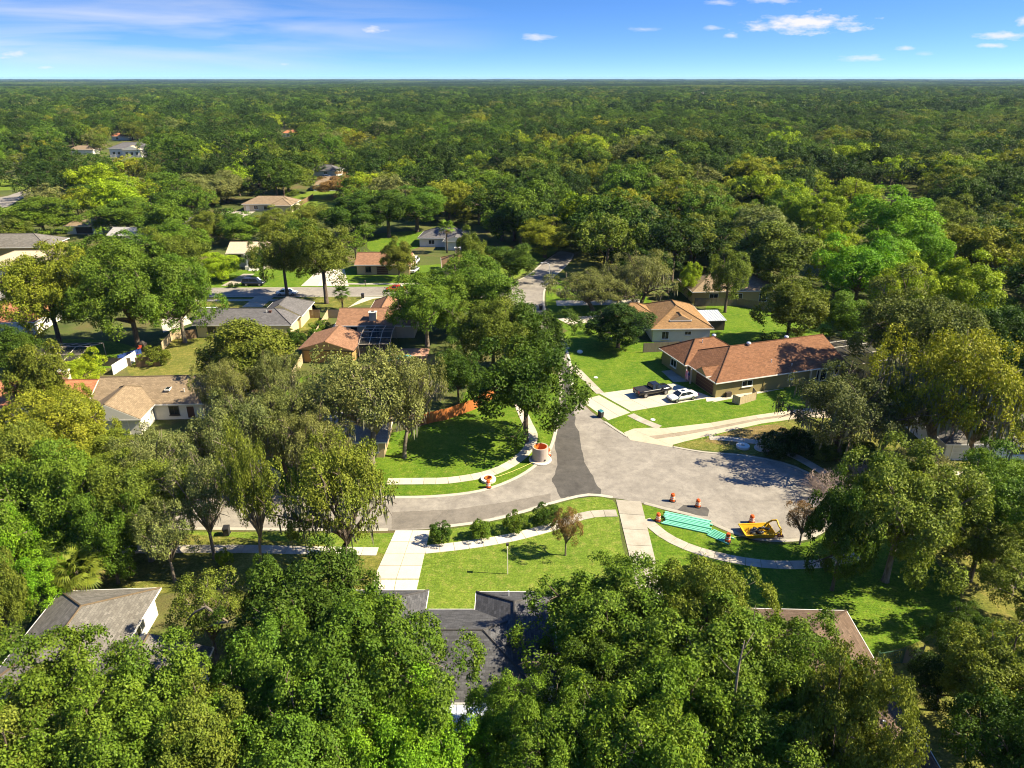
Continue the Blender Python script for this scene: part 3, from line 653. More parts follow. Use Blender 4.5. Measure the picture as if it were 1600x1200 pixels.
# left mass
T(112, 655, 48, 10, 'big', 'yellow', 'yellow green tree against the lower edge of the tan skylight roof')
T(230, 735, 70, 12, 'moss', 'grey', 'grey green oak in the middle of the left canopy', 'oak_tree', moss=True)
T(165, 838, 48, 10, 'round', 'green', 'green tree directly behind the two fan palms')
T(330, 715, 55, 12, 'moss', 'olive', 'olive oak hanging over the street at the left', 'oak_tree', moss=True, base=763)
T(60, 600, 46, 8, 'round', 'olive', 'olive tree hiding the right part of the terracotta roof', base=668)
T(430, 590, 45, 10, 'moss', 'grey', 'small grey oak left of the detached garage', 'oak_tree', moss=True)
T(385, 752, 42, 11, 'moss', 'olive', 'slender tree with a pale trunk on the shaded yard by the street', base=895)
T(315, 770, 55, 12, 'airy', 'grey', 'thin grey green tree with a leaning trunk left of the pale slender one')
T(62, 690, 84, 12, 'big', 'yellow', 'yellow green tree at the left edge below the terracotta roof')
T(165, 722, 76, 12, 'big', 'olive', 'olive tree in front of the tan roof with a skylight', base=764)
T(270, 722, 66, 12, 'moss', 'olive', 'greyish tree right in front of the white gable wall', 'oak_tree', moss=True, base=765)
T(372, 672, 70, 12.5, 'moss', 'grey', 'grey green oak right of the tan roof with a skylight', 'oak_tree', moss=True)
T(440, 665, 62, 12, 'moss', 'grey', 'grey green oak above the street, left of the shady corner lawn', 'oak_tree', moss=True)
T(385, 555, 78, 13, 'round', 'olive', 'dense olive tree in front of the long grey roof')
T(348, 602, 40, 10, 'moss', 'grey', 'greyish tree touching the right side of the tan skylight roof', 'oak_tree', moss=True)
T(85, 782, 84, 13, 'big', 'green', 'large green tree above the palm on the left')
T(215, 785, 72, 12, 'big', 'olive', 'green tree on the left, right above the palm')
T(15, 745, 75, 13, 'big', 'olive', 'olive green tree at the left edge, below the yellow green one')
T(20, 850, 55, 10, 'round', 'bright', 'bright green tree at the left edge above the rounded dark bush')
T(255, 830, 50, 9, 'airy', 'grey', 'thin grey tree beside the sidewalk on the left')
T(-5, 935, 42, 9, 'round', 'olive', 'yellowish tree cut by the left edge beside the bare ground')
T(55, 912, 40, 6.5, 'round', 'bright', 'rounded bright green tree left of the palm')
T(125, 577, 34, 5.5, 'round', 'lime', 'bright lime green tree beside the screened pool at the left')
# left row behind
for x_, y_, r_, h_, k_, c_, l_ in [(62, 338, 46, 11, 'round', 'green', 'broad dark green tree left of the white house with porch'), (196, 335, 46, 11, 'round', 'green', 'broad green tree right of the white house with porch'), (143, 272, 36, 11, 'round', 'olive', 'olive tree on the lawn above the white house with porch'),
        (245, 303, 26, 9, 'round', 'grey', 'pale grey green tree right of the broad green one'), (265, 292, 42, 12, 'round', 'green', 'green tree above the solar panel roof'), (318, 295, 36, 12, 'round', 'grey', 'greyish tree, left of the low beige house, nearer one'), (352, 290, 38, 12, 'round', 'grey', 'greyish tree touching the left end of the low beige house'),
        (448, 275, 36, 13, 'round', 'olive', 'olive tree behind the low beige house'), (555, 335, 46, 13, 'round', 'dark', 'dark tree on the right border of the sunny lot'), (320, 355, 24, 9, 'round', 'olive', 'small olive tree right of the solar panels'), (376, 357, 32, 9, 'round', 'green', 'green tree behind the columned house'),
        (272, 375, 46, 11, 'round', 'green', 'green tree below the solar panel roof'), (430, 350, 30, 10, 'round', 'olive', 'olive tree behind the tall dark olive one'), (605, 325, 40, 14, 'tall', 'dark', 'dark tall tree at the edge of the wood above the brown garage house'), (650, 318, 42, 14, 'tall', 'green', 'green tall tree at the wood edge above the grey roof'), (530, 290, 30, 9, 'round', 'rust', 'brownish tree beside the far grey brown roof'),
        (122, 405, 34, 9, 'round', 'olive', 'olive tree between the beige roof and the white house'), (230, 345, 22, 8, 'round', 'olive', 'small tree left of the solar panels'), (20, 360, 26, 8, 'round', 'olive', 'small olive tree above the dark roof at the left edge'), (150, 300, 30, 9, 'round', 'dark', 'dark tree above the broad green pair'), (485, 335, 26, 8, 'round', 'olive', 'small olive tree on the lower end of the sunny lot')]:
    T(x_, y_, r_ * 1.22, h_, k_, c_, l_)
T(72, 455, 72, 14, 'big', 'yellow', 'yellow green tree with a pale trunk behind the screened pool', base=542)
T(198, 460, 84, 15, 'big', 'green', 'large green tree left of the long grey roof', base=548)
T(275, 462, 60, 13, 'big', 'green', 'green tree at the left end of the long grey roof', base=535)
T(190, 402, 62, 13, 'round', 'green', 'green tree behind the large one, below the white roofs')
T(275, 395, 48, 12, 'round', 'olive', 'greyish green tree behind the white vehicle')
T(344, 415, 32, 6.5, 'round', 'lime', 'small yellow green tree beside the far street')
T(440, 395, 42, 16, 'tall', 'olive', 'tall dark olive tree in front of the columned house')
T(502, 395, 54, 17, 'tall', 'olive', 'tall olive tree with a forked trunk beside the far street', base=474)
T(408, 405, 20, 9, 'round', 'dark', 'narrow dark tree at the right corner of the columned house')
T(622, 402, 28, 8, 'round', 'olive', 'rounded olive tree right of the brown garage across the street', base=438)
T(20, 545, 40, 9, 'round', 'dark', 'dark tree at the left edge behind the screened pool')
T(852, 365, 46, 15, 'tall', 'yellow', 'tall light green tree left of the bend of the far street', base=402)
T(796, 408, 44, 9, 'round', 'dark', 'dark spreading tree left of the street lamp')
T(928, 448, 62, 11, 'moss', 'grey', 'wide grey green oak right of the street lamp', 'oak_tree', moss=True, base=486)
T(1005, 425, 52, 12, 'moss', 'grey', 'grey green oak above the tan hip roof', 'oak_tree', moss=True)
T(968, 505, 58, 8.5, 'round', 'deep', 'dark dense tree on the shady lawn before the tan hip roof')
T(1078, 437, 18, 8, 'round', 'lime', 'small lime green tree behind the tan hip roof')
T(735, 395, 26, 8, 'round', 'olive', 'small olive tree in front of the brown roof by the bend', base=440)

# named shrubs of the front gardens
SH = [(690, 833, 18, 2.3, 'dark', 'first'), (752, 826, 19, 2.2, 'green', 'second'), (804, 817, 18, 2.3, 'green', 'third'), (852, 806, 22, 2.2, 'dark', 'fourth')]
for x, y, r, h, c, n in SH: T(x, y, r, h, 'shrub', c, n + ' from the driveway of the four round shrubs beside the road', 'round_shrub', 'shrub', group='shrubs on the verge')
T(885, 822, 27, 5.5, 'airy', 'rust', 'reddish crape myrtle standing by the sidewalk of the front lawn', 'flowering_tree', 'tree')
T(1257, 810, 30, 5.0, 'airy', 'rust', 'reddish crape myrtle right of the yellow steel box', 'flowering_tree', 'tree')
T(1292, 880, 10, 2.2, 'shrub', 'olive', 'little sapling at the end of the curved sidewalk', 'sapling', 'shrub')
for x, y, r, h, l in [(1215, 693, 30, 3.0, 'dark'), (1250, 688, 30, 3.4, 'dark'), (1292, 706, 24, 2.4, 'olive'), (1340, 700, 34, 3.0, 'green')]:
    T(x, y, r, h, 'shrub', l if l != 'dark' else 'deep', {1215: 'dark bush nearest the concrete manhole cone', 1250: 'taller dark bush under the mossy oak by the curved drive', 1292: 'yellowish bush beside the sidewalk above the cul-de-sac', 1340: 'green bush above the dry brown bush'}[x], 'bush', 'shrub')
T(1045, 557, 13, 1.6, 'shrub', 'yellow', 'clipped golden hedge bush beside the entry of the red roofed house', 'hedge_bush', 'shrub')
T(1055, 553, 9, 1.7, 'shrub', 'green', 'small green bush at the wall by the golden hedge', 'hedge_bush', 'shrub')
T(500, 510, 16, 2.2, 'shrub', 'green', 'upper green bush along the wooden side fence', 'bush', 'shrub'); T(492, 521, 13, 2, 'shrub', 'green', 'lower green bush along the wooden side fence', 'bush', 'shrub')
T(463, 527, 17, 3, 'shrub', 'dark', 'dark bush left of the wooden side fence', 'bush', 'shrub')
T(360, 446, 5, 1.1, 'shrub', 'deep', 'left of two clipped bushes before the dark van', 'bush', 'shrub'); T(370, 446, 5, 1.1, 'shrub', 'deep', 'right of two clipped bushes before the dark van', 'bush', 'shrub')
T(575, 542, 15, 2.6, 'shrub', 'dark', 'dark bush next to the detached brown garage', 'bush', 'shrub')
T(245, 555, 22, 3.2, 'shrub', 'olive', 'olive bush behind the tan skylight roof', 'bush', 'shrub')
T(348, 872, 12, 1.8, 'shrub', 'lime', 'yellow leaved bush climbing at the foot of the leaning trunk', 'bush', 'shrub')
T(400, 893, 12, 1.2, 'shrub', 'lime', 'small lime bush beside the dark dense tree', 'bush', 'shrub')

# dry bare bushes by the cul-de-sac
def twig_bush(cx, cy, rx, Hm, label, seed):
    p = G(cx, cy, Hm * .5); Rm = rx / PPM(p.y, Hm * .5); rg = random.Random(seed); e = thing('bare_bush', label, 'shrub', (p.x, p.y, 0), 0, 'dry bushes by the cul-de-sac')
    mb = MB()
    def grow(a, d, L, r, lv):
        b = a + d * L + Vector((rg.gauss(0, .1), rg.gauss(0, .1), -.05 * (4 - lv))) * L
        mb.tube([a, a.lerp(b, .5) + Vector((rg.gauss(0, .06), rg.gauss(0, .06), .06)) * L, b], [r, r * .8, r * .55], 3)
        if lv > 0:
            for _ in range(4): grow(a.lerp(b, rg.uniform(.45, 1)), (d + Vector((rg.gauss(0, .6), rg.gauss(0, .6), rg.gauss(.05, .4)))).normalized(), L * rg.uniform(.5, .8), r * .6, lv - 1)
    for i in range(11):
        t = i / 11 * 6.28 + rg.uniform(-.3, .3); d = Vector((math.cos(t) * rg.uniform(.3, 1.0), math.sin(t) * rg.uniform(.3, 1.0), 1)).normalized()
        grow(Vector((0, 0, 0)), d, Hm * .42 * rg.uniform(.8, 1.1), .05, 4 if i % 2 else 3)
    me = mb.mesh('twigs', 'dead_twig'); mobj('twigs', me, e, scale=(Rm / (Hm * .75), Rm / (Hm * .75), 1))
twig_bush(1288, 752, 56, 4.2, 'dry grey brown bare bush at the right end of the cul-de-sac', 1)
twig_bush(1350, 738, 38, 3.2, 'dry bare bush just right of the largest dry one', 2)
twig_bush(1395, 712, 30, 2.6, 'small dry bare bush on the sunny lawn under the oak trunk', 3)

# broken pale limb on the branchy tree
mb = MB(); o = TB.location; q = [G(293, 968, 7.6), G(305, 956, 8.2), G(322, 948, 8.8), G(338, 960, 8.5), G(357, 972, 7.8)]
mb.tube([p - o for p in q], [.05, .08, .11, .11, .07], 6); mb.tube([q[4] - o, G(340, 974, 7.6) - o, G(324, 980, 7.2) - o], [.09, .07, .04], 6)
mb.tube([q[4] - o, Vector((.1, .1, 4.0)), Vector((0, 0, 2.2))], [.07, .1, .14], 6)
tag(mb.build('broken_limb', 'bark_pale', TB, smooth=True), 'broken pale bent limb')
def snag(px, py, Hm, label):
    p = G(px, py, Hm * .9); e = thing('dead_snag', label, 'tree', (p.x, p.y, 0)); mb = MB(); rg = random.Random(px)
    mb.tube([(0, 0, 0), (.1, 0, Hm * .5), (0, .1, Hm * .85), (.05, 0, Hm)], [.16, .12, .07, .03], 6)
    for k in range(7): z = Hm * rg.uniform(.6, .95); t = rg.uniform(0, 6.28); L = rg.uniform(.6, 1.6); mb.tube([(.05, 0, z), (math.cos(t) * L * .5, math.sin(t) * L * .5, z + .4), (math.cos(t) * L, math.sin(t) * L, z + .9)], [.04, .03, .012], 4)
    mb.build('trunk', 'bark_pale', e, smooth=True)
snag(1157, 1030, 14.5, 'thin dead grey snag sticking out of the broad green tree')

# palms: fan fronds as parts
def frond_mesh(seed):
    rg = random.Random(seed); V = []; F = []
    def quad(a, b, c, d): n = len(V); V.extend([a, b, c, d]); F.append((n, n + 1, n + 2, n + 3))
    quad((0, -.02, 0), (.75, -.015, .12), (.75, .015, .12), (0, .02, 0))
    for k in range(17):
        t = (k - 8) / 8 * 1.35; L = .85 * (1 - .28 * abs(t) / 1.35); dx, dy = math.cos(t), math.sin(t); s = .035
        a = (.72, 0, .12); m = (.72 + dx * L * .6, dy * L * .6, .13 - .03 * rg.random()); e = (.72 + dx * L, dy * L, .02 - .22 * rg.random()); px, py = -dy * s, dx * s
        quad((a[0] - px * .3, a[1] - py * .3, a[2]), (m[0] - px, m[1] - py, m[2]), (m[0] + px, m[1] + py, m[2] + .02), (a[0] + px * .3, a[1] + py * .3, a[2]))
        n = len(V); V.extend([(m[0] - px, m[1] - py, m[2]), e, (m[0] + px, m[1] + py, m[2] + .02)]); F.append((n, n + 1, n + 2))
    me = bpy.data.meshes.new('frond'); me.from_pydata(V, [], F); me.materials.append(MATS['leaf'])
    for nm in ('rnd', 'clump'):
        at = me.attributes.new(nm, 'FLOAT', 'FACE'); at.data.foreach_set('value', [rg.uniform(.2, .8) for _ in F])
    return me
FR = [frond_mesh(i) for i in range(3)]
def palm(px, py, Hm, L, n, col, label, seed=0):
    p = G(px, py, Hm); e = thing('palm_tree', label, 'palm', (p.x, p.y, 0)); rg = random.Random(seed)
    mb = MB(); mb.tube([(0, 0, -.05), (.04, 0, Hm * .4), (0, .04, Hm * .8), (0, 0, Hm)], [.22, .17, .17, .2], 8); mb.build('trunk', 'bark', e, smooth=True)
    for k in range(n):
        t = k * 2.39996 + rg.uniform(-.2, .2); el = 1.15 - 1.9 * (k / n) + rg.uniform(-.1, .1)
        o = mobj('frond', FR[k % 3], e, (0, 0, Hm - .1), (rg.uniform(-.2, .2), -el, t), (L, L, L)); c = rg.uniform(.8, 1.2); dry = 1 if k > n * .85 else 0
        b = (.17, .13, .05) if dry else COL[col]; o.color = (b[0] * c, b[1] * c, b[2] * c, 1)
    TREES.append((p.x, p.y, L)); return e
palm(118, 893, 3.6, 1.9, 34, 'olive', 'fan palm with drooping yellow green fronds beside the lower left grey roof', 1)
palm(100, 862, 4.6, 1.6, 26, 'dark', 'darker fan palm in the shade behind the yellow green palm', 2)
palm(533, 459, 3.6, 1.5, 24, 'dark', 'small palm on the lawn by the far street', 3)
palm(697, 356, 7.0, 1.9, 26, 'green', 'tall palm in front of the grey roof beyond the street', 4)
palm(776, 405, 3.2, 1.6, 22, 'yellow', 'low palm at the corner of the brown roof by the bend', 5)

# ------------------------------------------------------------------ houses
glass('glass'); paint('white_trim', (.72, .70, .65), .5); paint('dark_trim', (.05, .04, .035), .5)
shingle('roof_charcoal', (.078, .078, .084), .3, .25, (.6, .6, .6)); shingle('roof_red', (.185, .090, .048), .22, .25, (.8, .72, .65)); shingle('roof_tan', (.25, .15, .07), .2, .35, (.6, .55, .5))
shingle('roof_brown', (.25, .135, .08), .2, .3, (.7, .7, .68)); shingle('roof_grey', (.118, .113, .116), .2, .25, (.7, .7, .7)); shingle('roof_khaki', (.225, .168, .108), .2, .3, (.72, .7, .68)); shingle('roof_beige', (.50, .41, .28), .12, .2, (.8, .8, .78))
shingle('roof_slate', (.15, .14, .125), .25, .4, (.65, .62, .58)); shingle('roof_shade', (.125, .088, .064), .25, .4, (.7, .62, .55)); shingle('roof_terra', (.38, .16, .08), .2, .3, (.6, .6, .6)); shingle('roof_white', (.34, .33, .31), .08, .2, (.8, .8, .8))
for n_, c_ in dict(wall_olive=(.27, .225, .10), wall_white=(.66, .63, .55), wall_cream=(.58, .49, .27), wall_tan=(.44, .33, .20), wall_yellow=(.50, .37, .14), wall_ochre=(.36, .22, .09), wall_beige=(.50, .43, .31), wall_brick=(.28, .12, .07)).items(): paint(n_, c_, .85, 0, .15, .1, 1.2)
paint('garage_brown', (.085, .035, .022), .6); paint('garage_white', (.60, .57, .50), .6); paint('metal_white', (.62, .66, .70), .35, .3); paint('vent_white', (.7, .72, .75), .3, .4)
def roof_mesh(name, u0, v0, L, W, ez, rise, ridge, h0, h1, mat):
    if ridge == 'u':
        a, b, c, d = (u0, v0), (u0 + L, v0), (u0 + L, v0 + W), (u0, v0 + W); r0, r1 = (u0 + h0, v0 + W / 2), (u0 + L - h1, v0 + W / 2)
    else:
        a, b, c, d = (u0 + L, v0), (u0 + L, v0 + W), (u0, v0 + W), (u0, v0); r0, r1 = (u0 + L / 2, v0 + h0), (u0 + L / 2, v0 + W - h1)
    P = [Vector((*p, ez)) for p in (a, b, c, d)] + [Vector((*p, ez + rise)) for p in (r0, r1)] + [Vector((*p, ez - .14)) for p in (a, b, c, d)]
    F = [(0, 1, 5, 4), (2, 3, 4, 5)]
    F += [(3, 0, 4)] if h0 > .01 else []; F += [(1, 2, 5)] if h1 > .01 else []
    F += [(6, 9, 8, 7)] + [(6 + i, 6 + (i + 1) % 4, (i + 1) % 4, i) for i in range(4)]
    if h0 <= .01: F += [(3, 0, 4)]
    if h1 <= .01: F += [(1, 2, 5)]
    me = bpy.data.meshes.new(name); me.from_pydata(P, [], F); uvl = me.uv_layers.new(name='UVMap')
    for poly in me.polygons:
        n = poly.normal; e = Vector((0, 0, 1)).cross(n)
        e = e.normalized() if e.length > 1e-4 else Vector((1, 0, 0)); s = n.cross(e)
        for li in poly.loop_indices: co = me.vertices[me.loops[li].vertex_index].co; uvl.data[li].uv = (co.dot(e), co.dot(s))
    me.materials.append(MATS[mat]); return me, P
def block(h, u0, v0, L, W, ez, rise, wall, roof, ridge='u', h0=None, h1=None, over=.5, trim='white_trim', cap=None, walls=True):
    half = (W if ridge == 'u' else L) / 2; h0 = half if h0 is None else h0; h1 = half if h1 is None else h1
    if walls:
        mb = MB(); mb.prism([(u0 + over, v0 + over), (u0 + L - over, v0 + over), (u0 + L - over, v0 + W - over), (u0 + over, v0 + W - over)], 0, ez - .06); mb.build('wall', wall, h)
    me, P = roof_mesh('roof', u0, v0, L, W, ez, rise, ridge, h0, h1, roof); r = mobj('roof', me, h)
    f = MB()
    for cx, cy_, sx_, sy_ in ((u0 + L / 2, v0 - .03, L + .1, .05), (u0 + L / 2, v0 + W + .03, L + .1, .05), (u0 - .03, v0 + W / 2, .05, W), (u0 + L + .03, v0 + W / 2, .05, W)): f.box(cx, cy_, ez - .075, sx_, sy_, .17)
    f.build('fascia', trim, r)
    cp = MB(); pairs = [(4, 5)]
    if h0 > .01: pairs += [(4, 3), (4, 0)]
    if h1 > .01: pairs += [(5, 1), (5, 2)]
    up_ = Vector((0, 0, .02))
    for i, j in pairs: cp.tube([P[i] + up_, P[j] + up_], .09, 5)
    cp.build('ridge_cap', cap or roof, r)
    for hh, tri in ((h0, (3, 0, 4)), (h1, (1, 2, 5))):
        if hh <= .01:
            p, q, t = P[tri[0]], P[tri[1]], P[tri[2]]; n = (q - p).cross(t - p).normalized(); c = (p + q + t) / 3
            g = MB(); sh = [c + (x - c) * .93 + n * .03 for x in (p, q, t)]; g.add([tuple(x) for x in sh] + [tuple(x - n * .05) for x in sh], [(0, 1, 2), (5, 4, 3), (0, 3, 4, 1), (1, 4, 5, 2), (2, 5, 3, 0)]); g.build('gable_wall', wall, h)
    return r
def opening(h, side, pos, plane, z, w_, hh, kind='window', frame='white_trim', pane='glass'):
    """side S/N: wall facing -v/+v at v=plane, pos along u; W/E: wall facing -u/+u at u=plane, pos along v"""
    rz = {'S': 0, 'N': math.pi, 'W': -math.pi / 2, 'E': math.pi / 2}[side]; loc = (pos, plane, z) if side in 'SN' else (plane, pos, z)
    f = MB(); t = .09; f.box(0, -.03, hh / 2 - t / 2, w_, .08, t); f.box(0, -.03, -hh / 2 + t / 2, w_, .08, t); f.box(-w_ / 2 + t / 2, -.03, 0, t, .08, hh - 2 * t); f.box(w_ / 2 - t / 2, -.03, 0, t, .08, hh - 2 * t)
    if kind == 'window': f.box(0, -.025, 0, .05, .06, hh - 2 * t)
    o = f.build(kind, frame, h, loc=loc, rot=(0, 0, rz)); g = MB(); g.box(0, -.008, 0, w_ - .1, .02, hh - .1)
    g.build('pane' if kind == 'window' else 'leaf_panel', pane, o)
    if kind == 'window': s = MB(); s.box(0, -.09, -hh / 2 - .05, w_ + .14, .18, .07); s.build('sill', frame, o)
    if kind == 'garage_door':
        for k in range(3): s = MB(); s.box(0, -.022, -hh / 2 + hh * (k + 1) / 4, w_ - .2, .012, .03); s.build('groove', frame, o)
    if kind == 'door': s = MB(); s.lathe([(.0, 0), (.04, .01), (.04, .05), (0, .06)], 8, Matrix.Translation((w_ * .32, -.03, -.05)) @ Matrix.Rotation(R(90), 4, 'X'), False); s.build('handle', 'dark_trim', o)
    return o
def roofthing(h, kind, u, v, z):
    mb = MB()
    if kind == 'vent_pipe': mb.lathe([(.06, -.2), (.06, .35), (.09, .36), (.09, .42)], 8, Matrix.Translation((u, v, z))); mb.build('vent_pipe', 'vent_white', h)
    elif kind == 'turbine': mb.lathe([(.2, -.2), (.2, .12), (.34, .2), (.38, .32), (.3, .48), (.1, .54)], 12, Matrix.Translation((u, v, z))); mb.build('turbine_vent', 'vent_white', h, smooth=True)
    elif kind == 'skylight': mb.box(u, v, z, .7, 1.0, .25); o = mb.build('skylight', 'white_trim', h); g = MB(); g.box(u, v, z + .14, .56, .86, .04); g.build('pane', 'glass', o)
    elif kind == 'chimney':
        mb.box(u, v, z, 1.3, .9, 2.6); o = mb.build('chimney', 'wall_beige', h); c = MB(); c.box(u, v, z + 1.37, 1.5, 1.1, .14); c.build('cap', 'white_trim', o); d = MB(); d.box(u, v, z + 1.5, .5, .4, .12); d.build('flue', 'dark_trim', o)

def H_(name, label, p, ang): return thing(name, label, 'house', (p.x, p.y, 0), R(ang))
# -- charcoal roofed house in front (camera sees its back)
h = thing('house', 'house with a charcoal shingle roof in two front wings, half hidden by trees', 'house', (-15.5, 38.7, 0))
block(h, 0, 0, 18.2, 10, 2.7, 2.3, 'wall_white', 'roof_charcoal', cap='roof_grey')
block(h, 1.0, 4.0, 7.0, 8.5, 2.703, 1.75, 'wall_white', 'roof_charcoal', 'v', h0=0.01, cap='roof_grey')
block(h, 12.3, 1.5, 6.8, 10.8, 2.706, 1.75, 'wall_white', 'roof_charcoal', 'v', cap='roof_grey')
opening(h, 'N', 4.5, 12.0, 1.15, 4.6, 2.2, 'garage_door', 'white_trim', 'garage_white'); opening(h, 'S', 6, .5, 1.5, 1.6, 1.2); opening(h, 'S', 14.5, .5, 1.5, 1.6, 1.2); opening(h, 'S', 10.3, .5, 1.1, 1.8, 2.1, 'door', 'white_trim', 'glass')
opening(h, 'N', 15.7, 11.8, 1.5, 1.6, 1.2); opening(h, 'N', 10, 9.5, 1.05, 1.0, 2.1, 'door', 'white_trim', 'garage_brown')
roofthing(h, 'vent_pipe', 15.2, 10.9, 3.5); roofthing(h, 'vent_pipe', 7.5, 2.2, 3.7); roofthing(h, 'vent_pipe', 12.5, 1.6, 3.4)
mb = MB(); mb.box(11.5, -1.1, 2.46, 5.2, 2.5, .12)
for x in (9.1, 13.9): mb.box(x, -2.2, 1.2, .14, .14, 2.4)
pc = mb.build('patio_cover', 'metal_white', h)
for k in range(9): s = MB(); s.box(9.2 + k * .57, -1.1, 2.54, .05, 2.4, .05); s.build('rib', 'metal_white', pc)
# -- red roofed house on the right
h = H_('house', 'long house with a reddish brown shingle roof and olive walls beside the two parked vehicles', G(1119, 599, 2.7), 18.5)
block(h, 0, 0, 24.6, 13.2, 2.7, 2.9, 'wall_olive', 'roof_red', h1=.01)
block(h, -.6, 7.9, 12, 8.4, 2.706, 2.55, 'wall_olive', 'roof_red')
block(h, -.35, 2.2, 5.0, 3.0, 2.95, 1.0, 'wall_olive', 'roof_red', h0=.01, over=.3, walls=False)
opening(h, 'W', 3.6, .5, 1.15, 5.0, 2.2, 'garage_door', 'wall_olive', 'garage_brown'); opening(h, 'S', 6.0, .5, 1.7, 1.9, 1.0); opening(h, 'S', 14.0, .5, 1.75, .9, 1.0); opening(h, 'S', 20, .5, 1.2, 2.0, 2.1, 'door', 'white_trim', 'glass'); opening(h, 'W', 12, -.1, 1.5, 1.8, 1.3); opening(h, 'S', 22.6, .5, 1.5, 1.5, 1.2)
for u, v in ((-.2, 6.2), (-.2, 7.6), (17.5, -.2), (19.3, -.2), (22, -.2)):
    s = MB(); s.box(u, v + .3, 1.28, .22, .22, 2.56); s.build('porch_post', 'wall_beige', h)
roofthing(h, 'turbine', 7.5, 12.6, 5.0); roofthing(h, 'turbine', 9.8, 6.3, 5.5); roofthing(h, 'turbine', 17.5, 6.9, 5.5); roofthing(h, 'vent_pipe', 11.5, 2.4, 3.8); roofthing(h, 'vent_pipe', 14.5, 1.2, 3.2); roofthing(h, 'vent_pipe', 4.5, 11.3, 4.9)
s = MB(); s.box(9.1, .42, 1.3, .07, .07, 2.5); s.build('downpipe', 'wall_olive', h); s = MB(); s.box(2.6, .2, .45, .9, .45, .7); s.build('hose_reel', 'dark_trim', h)
# -- tan hip roof behind it
h = H_('house', 'house with tan hip roof, gablet and white walls beside the blue white shed roof', G(1043, 514, 2.7), 2)
block(h, -3.0, 0, 11.6, 15, 2.7, 2.7, 'wall_white', 'roof_tan', 'v'); block(h, -9, 6, 9, 8, 2.705, 2.0, 'wall_white', 'roof_tan')
block(h, .8, 1.7, 4.0, 4.0, 3.75, .95, 'wall_tan', 'roof_tan', 'v', h0=.01, over=.2, walls=False)
opening(h, 'S', -.2, .5, 1.3, 1.4, 1.5); opening(h, 'S', 4.0, .5, 1.7, 1.3, .8); opening(h, 'E', 6, 8.1, 1.4, 1.8, 1.3)
s = thing('shed', 'lean-to with a blue white corrugated metal roof beside the tan hip roof', 'shed', tuple(G(1118, 517)), R(4)); mb = MB(); mb.add([(-2.4, 0, 2.0), (2.0, 0, 2.0), (2.0, 5.6, 2.4), (-2.4, 5.6, 2.4), (-2.4, 0, 2.08), (2.0, 0, 2.08), (2.0, 5.6, 2.48), (-2.4, 5.6, 2.48)], [(3, 2, 1, 0), (4, 5, 6, 7), (0, 1, 5, 4), (1, 2, 6, 5), (2, 3, 7, 6), (3, 0, 4, 7)]); rf = mb.build('roof', 'metal_white', s)
for k in range(9): c = MB(); c.tube([(-2.2 + k * .5, 0, 2.09), (-2.2 + k * .5, 5.6, 2.49)], .05, 4); c.build('rib', 'metal_white', rf)
c = MB(); c.box(-.2, 2.8, .97, 4.0, 5.0, 1.94); c.build('wall', 'dark_trim', s)
h = H_('house', 'yellow walled house with a tan roof behind the wooden fence', G(1096, 456, 2.7), 4)
block(h, -2, 0, 20, 11, 2.7, 2.4, 'wall_yellow', 'roof_khaki'); opening(h, 'S', 3.0, .5, 1.4, 2.0, 1.4); opening(h, 'S', 8.5, .5, 1.4, 1.8, 1.3); opening(h, 'S', 14, .5, 1.1, 1.8, 2.1, 'door', 'white_trim', 'glass')
# -- brown house with chimney, and its garage
h = H_('house', 'brown roofed house with a pale chimney beside the screened pool', G(524, 509, 2.6), 0)
block(h, 0, 0, 15, 8.6, 2.6, 2.1, 'wall_beige', 'roof_brown', h1=.01, h0=.01); block(h, 4.5, 5.5, 6.6, 11, 2.605, 1.9, 'wall_beige', 'roof_brown', 'v', h0=.01)
opening(h, 'S', 3.3, .5, 1.5, 1.2, 1.4, 'window', 'dark_trim'); opening(h, 'S', 7.0, .5, 1.1, 2.2, 2.1, 'door', 'white_trim', 'glass'); roofthing(h, 'chimney', 6.8, 1.6, 3.4); opening(h, 'N', 7.8, 16.0, 1.1, 4.6, 2.1, 'garage_door', 'white_trim', 'garage_white')
h = thing('garage', 'detached ochre garage with a brown gable roof by the wooden side fence', 'garage', tuple(G(465, 546, 2.5).xy) + (0,), R(-4))
block(h, 0, 0, 9.7, 8.6, 2.5, 1.55, 'wall_ochre', 'roof_brown', 'v', h0=.01, h1=.01, trim='dark_trim'); opening(h, 'E', 4.3, 9.2, 1.1, 1.0, 2.0, 'door', 'white_trim', 'garage_white'); opening(h, 'N', 4.8, 8.1, 1.1, 4.4, 2.1, 'garage_door', 'white_trim', 'garage_white')
# -- long grey roof
h = H_('house', 'cream house with a long grey shingle roof next to the white van', G(300, 508, 2.6), 0)
block(h, 0, 0, 18.5, 8.2, 2.6, 2.0, 'wall_cream', 'roof_grey', h0=.01); block(h, 10.6, 5.5, 8.4, 9.5, 2.605, 2.3, 'wall_cream', 'roof_grey', 'v', h0=.01)
opening(h, 'S', 3.3, .5, 1.5, 1.6, 1.2, 'window', 'dark_trim'); opening(h, 'S', 12.5, .5, 1.5, 1.8, 1.2, 'window', 'white_trim'); opening(h, 'S', 7.4, .5, 1.1, 1.8, 2.1, 'door', 'white_trim', 'glass'); roofthing(h, 'vent_pipe', 13.2, 3, 4.2); s = MB(); s.box(13.8, 3.2, 4.2, .5, .5, .4); s.build('roof_vent', 'garage_brown', h)
